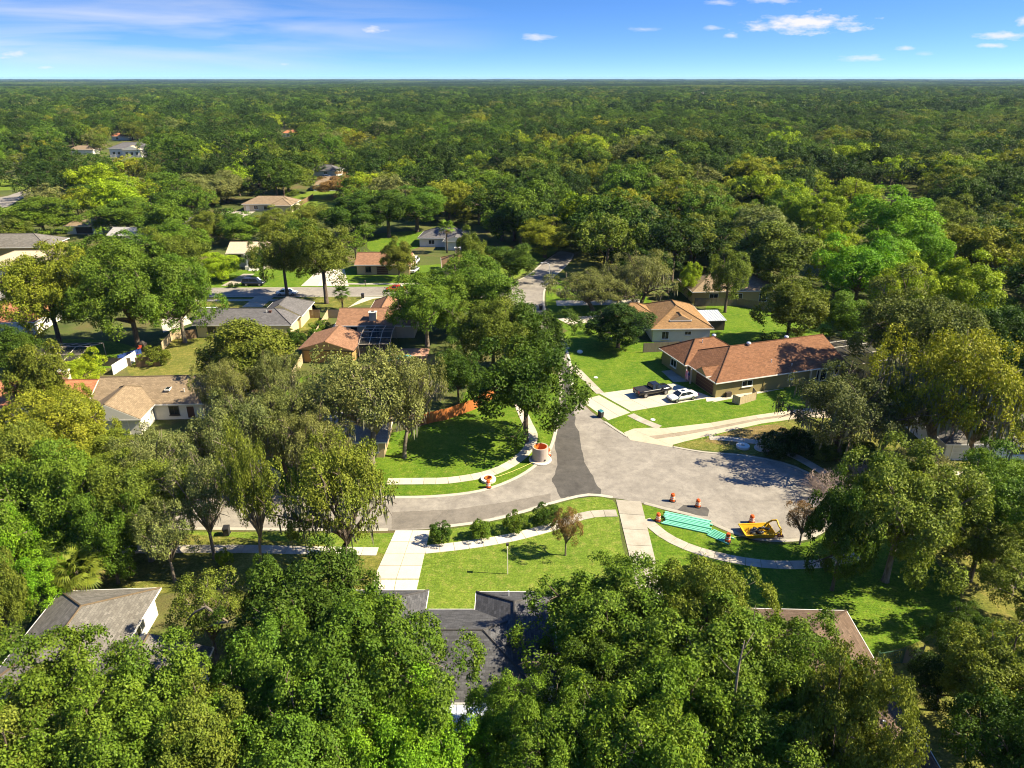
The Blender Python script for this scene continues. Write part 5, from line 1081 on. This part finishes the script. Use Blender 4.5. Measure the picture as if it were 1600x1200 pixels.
r0 = ring(763, 750.5, .92, .5, .32, 'flat white concrete ring on the verge beside a traffic drum'); s = MB(); s.lathe([(.49, .1), (.47, .42), (.40, .44), (.40, .1)], 20, cap=False); s.build('lining', 'warm_plastic', r0)
ring(1160.5, 699, .86, .26, .34, 'white concrete ring like a doughnut on the shaded verge above the cul-de-sac')
c = thing('manhole_cone', 'greyish concrete manhole cone next to the white ring', 'concrete pipe', G(1191, 701)); s = MB(); s.lathe([(.72, 0), (.95, 0), (.95, .16), (.84, .2), (.52, 1.15), (.4, 1.15), (.62, .25), (.7, .02)], 26, Matrix.Translation((0, 0, 0)), cap=False); s.build('shell', 'precast', c); s = MB(); s.lathe([(.9, .0), (1.04, .0), (1.04, .12), (.9, .14)], 26, cap=False); s.build('base_ring', 'precast', c)
# yellow tape from ring to cylinder
s = MB(); a, b = G(770, 747, .25), G(833, 722, .3); s.tube([a.lerp(b, t) + Vector((0, 0, -.15 * math.sin(math.pi * t))) for t in (0, .25, .5, .75, 1)], .025, 5); tag(s.build('barrier_tape', 'tape_yellow'), 'thin yellow tape running from the white ring to the tall concrete cylinder', 'tape')
s = MB(); s.tube([G(1141, 840, .08), G(1155, 838, .06), G(1168, 835.5, .3), G(1180, 834, .6)], .03, 5); tag(s.build('strap', 'tape_yellow'), 'pale strap from the short green pipes to the yellow steel box', 'strap')
# green pipes
ORD = ['first', 'second', 'third', 'fourth', 'fifth', 'sixth', 'seventh', 'eighth', 'ninth', 'tenth', 'eleventh']
def pipes(a0, a1, b0, n, L, r, layers, nm, seed):
    A, B, C = G(*a0), G(*a1), G(*b0); d = (B - A).normalized(); step = (C - A); nrm = Vector((d.y, -d.x, 0)); wid = step.dot(nrm); rg = random.Random(seed)
    for ly in range(layers):
        m = n if ly == 0 else n // 2
        for k in range(m):
            p = A + nrm * (wid * (k + .5 * (n - m)) / (n - 1)) + d * rg.uniform(-.22, .25); le = L * rg.uniform(.95, 1.03); z = r + ly * r * 1.75
            c = thing('pvc_pipe', f'green plastic pipe, {ORD[k]} from the road in the {"upper" if ly else "bottom"} layer of the {nm} pipe bundle', 'pipe', (p.x, p.y, 0), math.atan2(d.y, d.x) + rg.uniform(-.006, .006), 'green pipes by the cul-de-sac')
            s = MB(); My = Matrix.Translation((0, 0, z)) @ Matrix.Rotation(R(90), 4, 'Y'); s.lathe([(r * .88, .02), (r, 0), (r, le), (r * .88, le - .02), (r * .86, .4), (r * .85, .02)], 12, My, cap=False); s.build('barrel', 'pipe_green', c)
            s = MB(); s.lathe([(r * 1.0, .02), (r * 1.13, .04), (r * 1.13, .36), (r, .44)], 12, My, cap=False); s.build('bell_end', 'pipe_green', c)
            s = MB(); s.lathe([(r * .84, le - .3), (r * .02, le - .31)], 10, My, cap=False); s.build('bore', 'rubber', c)
pipes((1041, 801.5), (1106, 815), (1037, 819), 9, 5.0, .10, 2, 'long', 1)
pipes((1111, 827), (1139, 839), (1104, 836), 6, 2.4, .075, 1, 'short', 2)
# yellow steel box
ya, yb = G(1171, 842), G(1208, 840.5); d = yb - ya; c = thing('steel_skip', 'yellow open steel box with a raised arm, holding black fittings, on the road edge', 'steel box', (ya.x, ya.y, .02), math.atan2(d.y, d.x)); Ly = d.length
def plate(P, t=.06): 
    a, b, cc, dd = (Vector(x) for x in P); n = (b - a).cross(dd - a).normalized() * t; s = MB(); s.add([tuple(x) for x in (a, b, cc, dd)] + [tuple(x + n) for x in (a, b, cc, dd)], [(3, 2, 1, 0), (4, 5, 6, 7), (0, 1, 5, 4), (1, 2, 6, 5), (2, 3, 7, 6), (3, 0, 4, 7)]); return s
hb = .6
plate([(0, 0, .05), (Ly, 0, .05), (Ly, 1.5, .05), (0, 1.5, .05)]).build('floor_plate', 'steel_yellow', c)
plate([(0, 0, .05), (Ly, 0, .05), (Ly + .15, -.25, hb), (-.55, -.25, hb)]).build('side_plate', 'steel_yellow', c); plate([(Ly, 1.5, .05), (0, 1.5, .05), (-.55, 1.75, hb), (Ly + .15, 1.75, hb)]).build('side_plate', 'steel_yellow', c)
plate([(0, 1.5, .05), (0, 0, .05), (-.55, -.25, hb), (-.55, 1.75, hb)]).build('end_plate', 'steel_yellow', c); plate([(Ly, 0, .05), (Ly, 1.5, .05), (Ly + .15, 1.75, hb), (Ly + .15, -.25, hb)]).build('end_plate', 'steel_yellow', c)
for y0, y1 in ((-.3, -.3), (1.8, 1.8)): s = MB(); s.tube([(-.6, y0, hb + .03), (Ly + .2, y1, hb + .03)], .07, 6); s.build('rim_bar', 'steel_yellow', c)
s = MB(); s.tube([(-.6, -.3, hb + .03), (-.6, 1.8, hb + .03)], .07, 6); s.build('rim_bar', 'steel_yellow', c)
s = MB(); s.tube([(Ly - .1, 1.8, hb), (Ly + .4, 1.6, hb + .5), (Ly + .75, 1.3, hb + .72)], .10, 6); s.build('raised_arm', 'steel_yellow', c); s = MB(); s.tube([(Ly + .75, 1.3, hb + .72), (Ly + .85, .9, hb + .3), (Ly + .95, .4, .7), (Ly + .88, .2, .2)], [.11, .1, .1, .12], 6); s.build('raised_arm', 'steel_yellow', c); s = MB(); s.tube([(Ly + .95, .4, .7), (Ly + .7, .1, .75), (Ly + .1, -.2, hb)], .1, 6); s.build('brace', 'steel_yellow', c)
s = MB(); s.box(Ly + .88, .25, .09, .5, .5, .18); s.build('foot', 'garage_brown', c)
rg = random.Random(4)
for k in range(16):
    u, v = rg.uniform(.25, Ly - .25), rg.uniform(.2, 1.3); p = ya + Vector((math.cos(math.atan2(d.y, d.x)) * u - math.sin(math.atan2(d.y, d.x)) * v, math.sin(math.atan2(d.y, d.x)) * u + math.cos(math.atan2(d.y, d.x)) * v, .02))
    o = thing('pipe_fitting', 'black pipe fitting heaped inside the yellow steel box', 'pipe fitting', p, rg.uniform(0, 6.28), 'black fittings in the yellow box'); s = MB(); z = rg.uniform(.2, .42); s.tube([(-.3, 0, z), (0, 0, z + rg.uniform(0, .12)), (.2, .22, z + .05)], [.11, .12, .12], 8); s.build('elbow', 'black_plastic', o, smooth=True); s = MB(); s.tube([(.17, .19, z + .05), (.24, .27, z + .05)], .15, 8); s.build('flange', 'rim' if k % 3 == 0 else 'black_plastic', o)

# ------------------------------------------------------------------ street furniture
paint('lid_teal', (.02, .14, .17), .45); paint('lid_black', (.022, .022, .024), .5); paint('pole_pale', (.62, .60, .52), .5); paint('pole_grey', (.45, .45, .45), .5)
def cart(px, py, rz, lid, label):
    c = thing('wheeled_bin', label, 'bin', G(px, py), rz, 'wheeled bins'); s = MB(); s.box(0, 0, .52, .56, .62, .92, taper=1.14); s.build('body', 'lid_black', c, bevel=.03)
    s = MB(); s.add([(-.34, -.40, .98), (.34, -.40, .98), (.34, .40, .98), (-.34, .40, .98), (-.3, -.34, 1.06), (.3, -.34, 1.06), (.3, .34, 1.1), (-.3, .34, 1.1)], [(3, 2, 1, 0), (4, 5, 6, 7), (0, 1, 5, 4), (1, 2, 6, 5), (2, 3, 7, 6), (3, 0, 4, 7)]); s.build('lid', lid, c)
    for sx_ in (-.27, .27): s = MB(); s.lathe([(.13, -.03), (.13, .03)], 12, Matrix.Translation((sx_, .36, .13)) @ Matrix.Rotation(R(90), 4, 'Y')); s.build('wheel', 'tyre', c)
    s = MB(); s.tube([(-.25, .42, .95), (.25, .42, .95)], .025, 6); s.build('handle', 'lid_black', c)
cart(938.5, 652, .6, 'lid_teal', 'black wheeled bin with a teal lid on the driveway apron'); cart(567, 466, .1, 'lid_black', 'black wheeled bin at the kerb before the brown roofed house'); cart(845, 484, .2, 'lid_black', 'black wheeled bin by the street corner under the oak'); cart(355, 836, .1, 'lid_black', 'dark wheeled bin at the shaded street edge on the left')
p = G(793, 897); c = thing('garden_pole', 'slim white pole with a small dark birdhouse on the front lawn', 'pole', p); s = MB(); s.tube([(0, 0, 0), (0, 0, 3.5)], [.05, .04], 8); s.build('pole', 'pole_pale', c); s = MB(); s.box(0, 0, 3.55, .28, .28, .2); s.build('birdhouse', 'dark_trim', c); s = MB(); s.box(0, 0, 3.3, .1, .4, .04); s.build('perch', 'pole_pale', c)
p = G(858, 452); c = thing('street_lamp', 'pale street lamp with a curved arm at the street corner', 'street lamp', p); s = MB(); s.tube([(0, 0, 0), (0, 0, 5.4), (-.15, 0, 5.9), (-.7, 0, 6.2), (-1.5, 0, 6.25)], [.11, .08, .07, .06, .05], 8); s.build('pole', 'pole_grey', c, smooth=True); s = MB(); s.box(-1.75, 0, 6.24, .7, .3, .14, taper=.7); s.build('lamp_head', 'pole_grey', c)
p = G(571, 447); c = thing('mailbox', 'dark mailbox on a post across the far street', 'mailbox', p); s = MB(); s.box(0, 0, .55, .12, .12, 1.1); s.build('post', 'dark_trim', c); s = MB(); s.box(0, 0, 1.25, .3, .55, .32); s.build('box', 'dark_trim', c, bevel=.05)
paint('utility_white', (.7, .7, .66), .6)
for x, y, l in [(1020, 656, 'small white utility cover on the lawn near the curved drive'), (931, 590, 'small white utility cover on the lawn left of the pickup'), (906, 551, 'pale rock on the shady lawn under the dark dense tree')]:
    c = thing('utility_cover' if y > 560 else 'garden_rock', l, 'cover' if y > 560 else 'rock', G(x, y)); s = MB(); s.lathe([(.36, 0), (.36, .05), (.3, .09), (.02, .1)] if y > 560 else [(.5, 0), (.55, .2), (.4, .4), (.05, .5)], 10); s.build('lid' if y > 560 else 'stone', 'utility_white', c)
# flag on the garage corner
paint('flag_red', (.42, .035, .05), .8); paint('flag_white', (.72, .68, .68), .8); paint('flag_blue', (.03, .04, .16), .8)
fp = G(1073, 600); c = thing('flag', 'red and white striped flag with a blue corner hanging from a pole beside the garage', 'flag', fp, 0)
s = MB(); s.tube([(.35, .25, 1.7), (-.45, -.35, 2.75)], .025, 6); s.build('flag_pole', 'pole_pale', c)
Wd, Hd = .95, 1.5
def cloth(i, j): u, v = i / 13, j / 10; return (-.42 + .75 * u + .04 * math.sin(v * 7 + u * 5), -.32 + .28 * u + .16 * math.sin(u * 9) + .05 * math.sin(v * 5), 2.66 - .75 * u - Hd * v)
for nm, sel, mt in (('red_stripes', lambda i, j: i % 2 == 0 and not (i >= 6 and j < 4), 'flag_red'), ('white_stripes', lambda i, j: i % 2 == 1 and not (i >= 6 and j < 4), 'flag_white'), ('canton', lambda i, j: i >= 6 and j < 4, 'flag_blue')):
    s = MB()
    for i in range(13):
        for j in range(10):
            if sel(i, j): s.add([cloth(i, j), cloth(i + 1, j), cloth(i + 1, j + 1), cloth(i, j + 1)], [(0, 1, 2, 3)])
    s.build(nm, mt, c)
s = MB()
for i in range(6, 13):
    for j in range(4):
        a, b = Vector(cloth(i + .3, j + .3)), Vector(cloth(i + .7, j + .7)); m = Vector(cloth(i + .5, j + .5)) + Vector((0, -.012, 0)); s.add([m + Vector((-.02, 0, 0)), m + Vector((0, 0, -.025)), m + Vector((.02, 0, 0)), m + Vector((0, 0, .025))], [(0, 1, 2, 3)])
s.build('stars', 'flag_white', c)
# weathered wooden frame in the bottom right yard
a = G(1510, 1168); c = thing('wooden_ladder', 'pale weathered wooden ladder frame lying in the bottom right yard', 'frame', a, R(-52))
for y in (0, 1.1): s = MB(); s.box(1.9, y, .08, 3.9, .13, .12); s.build('rail', 'wood_pale', c)
for k in range(5): s = MB(); s.box(.3 + k * .8, .55, .15, .12, 1.3, .06); s.build('rung', 'wood_pale', c)
paint('play_red', (.34, .05, .02), .6); c = thing('play_tower', 'small red and dark play set in the shade by the blue netting', 'play set', G(224, 548)); s = MB(); s.box(0, 0, .7, 1.2, 1.2, 1.4); s.build('tower', 'dark_trim', c); s = MB(); s.add([(-.3, -.7, 1.3), (.3, -.7, 1.3), (.3, -2.2, .1), (-.3, -2.2, .1), (-.3, -.7, 1.2), (.3, -.7, 1.2), (.3, -2.2, 0), (-.3, -2.2, 0)], [(0, 1, 2, 3), (7, 6, 5, 4), (0, 3, 7, 4), (2, 1, 5, 6)]); s.build('slide', 'play_red', c); s = MB(); s.box(0, 0, 1.7, 1.0, 1.0, .5, taper=.2); s.build('canopy', 'dark_trim', c)

# ------------------------------------------------------------------ woods and street trees beyond
KEEP = [(1020, 462, 1130, 545), (1095, 428, 1165, 480), (885, 520, 1060, 600), (797, 436, 868, 500), (868, 394, 902, 412), (465, 455, 692, 600), (295, 463, 490, 540), (240, 528, 330, 560), (342, 425, 420, 470), (470, 428, 645, 472), (347, 376, 410, 436), (574, 390, 606, 442), (640, 395, 660, 424), (690, 383, 768, 425), (650, 343, 735, 380),
        (585, 364, 655, 392), (376, 298, 500, 328), (452, 303, 522, 336), (480, 262, 530, 300), (0, 376, 112, 426), (0, 468, 48, 515), (0, 540, 300, 620), (100, 333, 146, 374), (0, 292, 42, 330), (168, 214, 216, 240), (104, 226, 148, 238), (176, 280, 198, 294), (158, 360, 206, 380), (242, 338, 276, 358), (438, 198, 456, 212), (172, 206, 190, 214), (555, 214, 570, 226), (1060, 520, 1345, 740), (700, 255, 716, 264), (1080, 145, 1140, 153), (8, 240, 34, 250), (1130, 478, 1200, 530), (1292, 290, 1440, 480), (1465, 415, 1550, 490)]
rgn = np.random.default_rng(42)
def hidden_ok(x, y, Rm, Hm):
    for fx, fz in ((0, 1.0), (-.95, .6), (.95, .6), (0, .55), (-.7, .85), (.7, .85), (-.6, .3), (.6, .3)):
        px, py = PX(x + fx * Rm, y, Hm * fz)
        for a, b, c, d in KEEP:
            if a < px < c and b < py < d: return False
    return True
cand = []
y = 100.0
while y < 2600:
    st = 10.6 if y < 700 else (12.5 if y < 1400 else 16)
    hw = .80 * y + 40; n = int(2 * hw / st)
    for i in range(n):
        x = -hw + (i + .5) * st + rgn.uniform(-.45, .45) * st; yy_ = y + rgn.uniform(-.45, .45) * st
        px, py = PX(x, yy_, 8)
        if py > 560 and px < 1560: continue
        cand.append((x, yy_))
    y += st * (.92 if y < 700 else 1.0)
from mathutils import noise as mn
auto = []
for x, y in cand:
    u = rgn.uniform(0, 1); big = u > .75
    Hm = (rgn.uniform(13.5, 18) if big else rgn.uniform(8, 13.5)) * (1.0 if y < 900 else 1.1); Rm = Hm * rgn.uniform(.46, .64)
    if y > 1400: Rm *= 1.35
    px, py = PX(x, y, 0)
    # the built-up part on the left is thinner than the woods on the right
    open_ = (px < 760 and y < 420) or (px < 330 and y < 800)
    if open_ and rgn.uniform() < .15: continue
    if px < 300 and py > 470: continue
    if (462 < px < 552 and 416 < py < 450) or (838 < px < 905 and 390 < py < 450) or (340 < px < 405 and 325 < py < 347) or (px < 50 and 295 < py < 345): continue
    if 300 < px < 900 and py > 480: continue
    if y < 700 and not hidden_ok(x, y, Rm, Hm): continue
    if y < 330 and any((x - a) ** 2 + (y - b) ** 2 < (.72 * (Rm + r)) ** 2 for a, b, r in TREES): continue
    nz1 = mn.noise(Vector((x * .012, y * .012, 0))); nz2 = mn.noise(Vector((x * .05, y * .05, 7)))
    v = nz1 * .9 + nz2 * .6 + rgn.normal() * .45 - .08 - (.1 if y > 900 else 0)
    if px > 1180 and y < 360: v += .22
    if y > 260: v -= .10
    if y > 480: v = v * .62 - .12
    cn = 'deep' if v < -.38 else 'dark' if v < -.1 else 'green' if v < .15 else 'olive' if v < .42 else 'yellow' if v < .66 else 'lime'
    if cn == 'olive' and rgn.uniform() < .35: cn = 'grey'
    auto.append([x, y, Rm, Hm, cn])
auto.sort(key=lambda t: math.hypot(t[0], t[1]) / t[2] if abs(PX(t[0], t[1], 8)[0] - 800) < 880 else 1e9)
NEAR = max(0, 298 - TREECOUNT)
LM = [((-70, 182), 'the columned house'), ((-88, 262), 'the low beige house'), ((-12, 172), 'the brown roof by the bend'), ((-20, 205), 'the grey roof with the palm'), ((36, 135), 'the tan hip roof'), ((45, 160), 'the yellow walled house'), ((8, 190), 'the bend of the far street'), ((75, 165), 'the bright green clump'), ((-120, 215), 'the white roofs'), ((-110, 170), 'the beige roof'), ((60, 115), 'the red roofed house')]
CW = {'deep': 'very dark green', 'dark': 'dark green', 'green': 'mid green', 'olive': 'olive green', 'grey': 'greyish green', 'yellow': 'yellow green', 'lime': 'lime green'}
lab = {}
for t in auto[:NEAR]:
    x, y, Rm, Hm, cn = t; (lx, ly), nm = min(LM, key=lambda l: (l[0][0] - x) ** 2 + (l[0][1] - y) ** 2)
    dx, dy = x - lx, y - ly; rel = ('behind' if dy > 0 else 'in front of') if abs(dy) > abs(dx) * .8 else ('left of' if dx < 0 else 'right of')
    lab.setdefault(f'{CW[cn]} {"tall" if Hm > 12.5 else "rounded"} tree {rel} {nm}', []).append(t)
for l, ts in lab.items():
    ts.sort(key=lambda t: t[0] / t[1])
    for i, t in enumerate(ts):
        x, y, Rm, Hm, cn = t
        ll = l if len(ts) == 1 else (l + (', left one' if i == 0 else ', right one') if len(ts) == 2 else l + f', {(ORD + ["last"])[min(i, 11)]} from the left')
        plant(x, y, Rm, Hm, 'mid', cn, 'broadleaf_tree', ll, 'tree', 'trees of the woods beyond the street', seed=i)
# everything beyond: one mass of forest
rest = auto[NEAR:]
y = 2600.0
while y < 15000:
    st = 24 if y < 4000 else 45 if y < 7500 else 90
    hw = .80 * y; n = int(2 * hw / st)
    xs = -hw + (np.arange(n) + .5) * st + rgn.uniform(-.45, .45, n) * st; ys = y + rgn.uniform(-.45, .45, n) * st
    for x, yy_ in zip(xs, ys):
        v = mn.noise(Vector((x * .0016, yy_ * .0009, 3))) * 1.5 + rgn.normal() * .2 - .16; Hm = rgn.uniform(10, 15) + (5 + yy_ * .0006) * mn.noise(Vector((x * .0022, yy_ * .003, 9)))
        rest.append([x, yy_, st * .62, Hm, 'deep' if v < -.2 else 'dark' if v < .12 else 'green' if v < .4 else 'olive'])
    y += st
hid = bpy.data.collections.new('forest_kinds')
def far_kind(i, src=None, lo=True):
    if lo: t = make_tree('far', 200 + i, 26, 8, 8, .12, 2.1, (1.15, 1.0, 1.3, 1.2)[i % 4], (.85, 1.0, .65, .8)[i % 4], zmin=-.6, nlimb=0, mat='leaf_far', sig=.07, rl=((.18, .32), (.25, .42), (.14, .26), (.2, .3))[i % 4], rho=(.4, 1.0))
    else: t = make_tree('farmid', 220 + i, 40, 11, 12, .075, 2.1, (1.2, 1.05, 1.35, 1.15, 1.25)[i % 5], (.82, 1.0, .65, .9, .75)[i % 5], zmin=-.75, nlimb=5, mat='leaf_far', rl=((.15, .3), (.2, .38), (.12, .24), (.16, .34), (.13, .27))[i % 5], rho=(.45, 1.0))
    bm = bmesh.new(); bm.from_mesh(t['crown']); k = len(bm.faces); bm.from_mesh(t['trunk']); bm.faces.ensure_lookup_table()
    for f in bm.faces[k:]: f.material_index = 1
    me = bpy.data.meshes.new('forest_tree'); bm.to_mesh(me); bm.free(); me.materials.append(MATS['leaf_far']); me.materials.append(MATS['bark'])
    o = bpy.data.objects.new('forest_tree', me); hid.objects.link(o); return o
KF = [far_kind(i, lo=True) for i in range(4)]; KM = [far_kind(i, lo=False) for i in range(5)]
def forest(name, pts, kinds, label):
    ng = bpy.data.node_groups.new(name, 'GeometryNodeTree'); ng.interface.new_socket('Geometry', in_out='INPUT', socket_type='NodeSocketGeometry'); ng.interface.new_socket('Geometry', in_out='OUTPUT', socket_type='NodeSocketGeometry')
    gi = ng.nodes.new('NodeGroupInput'); go = ng.nodes.new('NodeGroupOutput'); jn = ng.nodes.new('GeometryNodeJoinGeometry'); ng.links.new(jn.outputs[0], go.inputs[0])
    def att(n, dt): a = ng.nodes.new('GeometryNodeInputNamedAttribute'); a.data_type = dt; a.inputs[0].default_value = n; return a.outputs[0]
    for k, o in enumerate(kinds):
        cmp_ = ng.nodes.new('FunctionNodeCompare'); cmp_.data_type = 'INT'; cmp_.operation = 'EQUAL'; ng.links.new(att('kind_index', 'INT'), cmp_.inputs[2]); cmp_.inputs[3].default_value = k
        oi = ng.nodes.new('GeometryNodeObjectInfo'); oi.inputs[0].default_value = o
        ip = ng.nodes.new('GeometryNodeInstanceOnPoints'); ng.links.new(gi.outputs[0], ip.inputs['Points']); ng.links.new(cmp_.outputs[0], ip.inputs['Selection']); ng.links.new(oi.outputs['Geometry'], ip.inputs['Instance'])
        er = ng.nodes.new('FunctionNodeEulerToRotation'); ng.links.new(att('rot', 'FLOAT_VECTOR'), er.inputs[0]); ng.links.new(er.outputs[0], ip.inputs['Rotation']); ng.links.new(att('size', 'FLOAT_VECTOR'), ip.inputs['Scale']); ng.links.new(ip.outputs[0], jn.inputs[0])
    me = bpy.data.meshes.new(name); n = len(pts); P = np.array([(p[0], p[1], 0) for p in pts], np.float32); me.vertices.add(n); me.vertices.foreach_set('co', P.ravel())
    rg = np.random.default_rng(5); rot = np.zeros((n, 3), np.float32); rot[:, 2] = rg.uniform(0, 6.28, n); size = np.array([(p[2] * rg.uniform(.92, 1.15), p[2] * rg.uniform(.92, 1.15), p[3] / 2.1) for p in pts], np.float32)
    tint = np.ones((n, 4), np.float32); tint[:, :3] = np.array([COL[p[4]] for p in pts]) * rg.uniform(.82, 1.18, (n, 1)) * rg.uniform(.94, 1.06, (n, 3))
    for nm, ty, v, key in (('rot', 'FLOAT_VECTOR', rot, 'vector'), ('size', 'FLOAT_VECTOR', size, 'vector'), ('tint', 'FLOAT_COLOR', tint, 'color'), ('kind_index', 'INT', rg.integers(0, len(kinds), n).astype(np.int32), 'value')):
        a = me.attributes.new(nm, ty, 'POINT'); a.data.foreach_set(key, v.ravel())
    o = mobj(name, me); m = o.modifiers.new('forest', 'NODES'); m.node_group = ng; tag(o, label, 'forest', kind='stuff'); return o
forest('distant_forest', [p for p in rest if p[1] < 800], KM, 'mass of trees of the neighbourhood and woods up to the middle distance')
forest('horizon_forest', [p for p in rest if p[1] >= 800], KF, 'flat sea of forest reaching to the horizon')
print('TREES', TREECOUNT, 'auto', len(auto), 'rest', len(rest))

# ------------------------------------------------------------------ air
def haze():
    m, nt, o = newmat('haze'); v = nt.nodes.new('ShaderNodeVolumePrincipled'); v.inputs['Color'].default_value = (.40, .62, 1.0, 1); v.inputs['Density'].default_value = HAZE; v.inputs['Anisotropy'].default_value = .0
    nt.links.new(v.outputs[0], o.inputs['Volume']); MATS['haze'] = m
HAZE = 3.2e-5
haze()
mb = MB(); mb.box(0, 0, 24, 34000, 34000, 50); hz = mb.build('haze', 'haze'); tag(hz, kind='stuff')
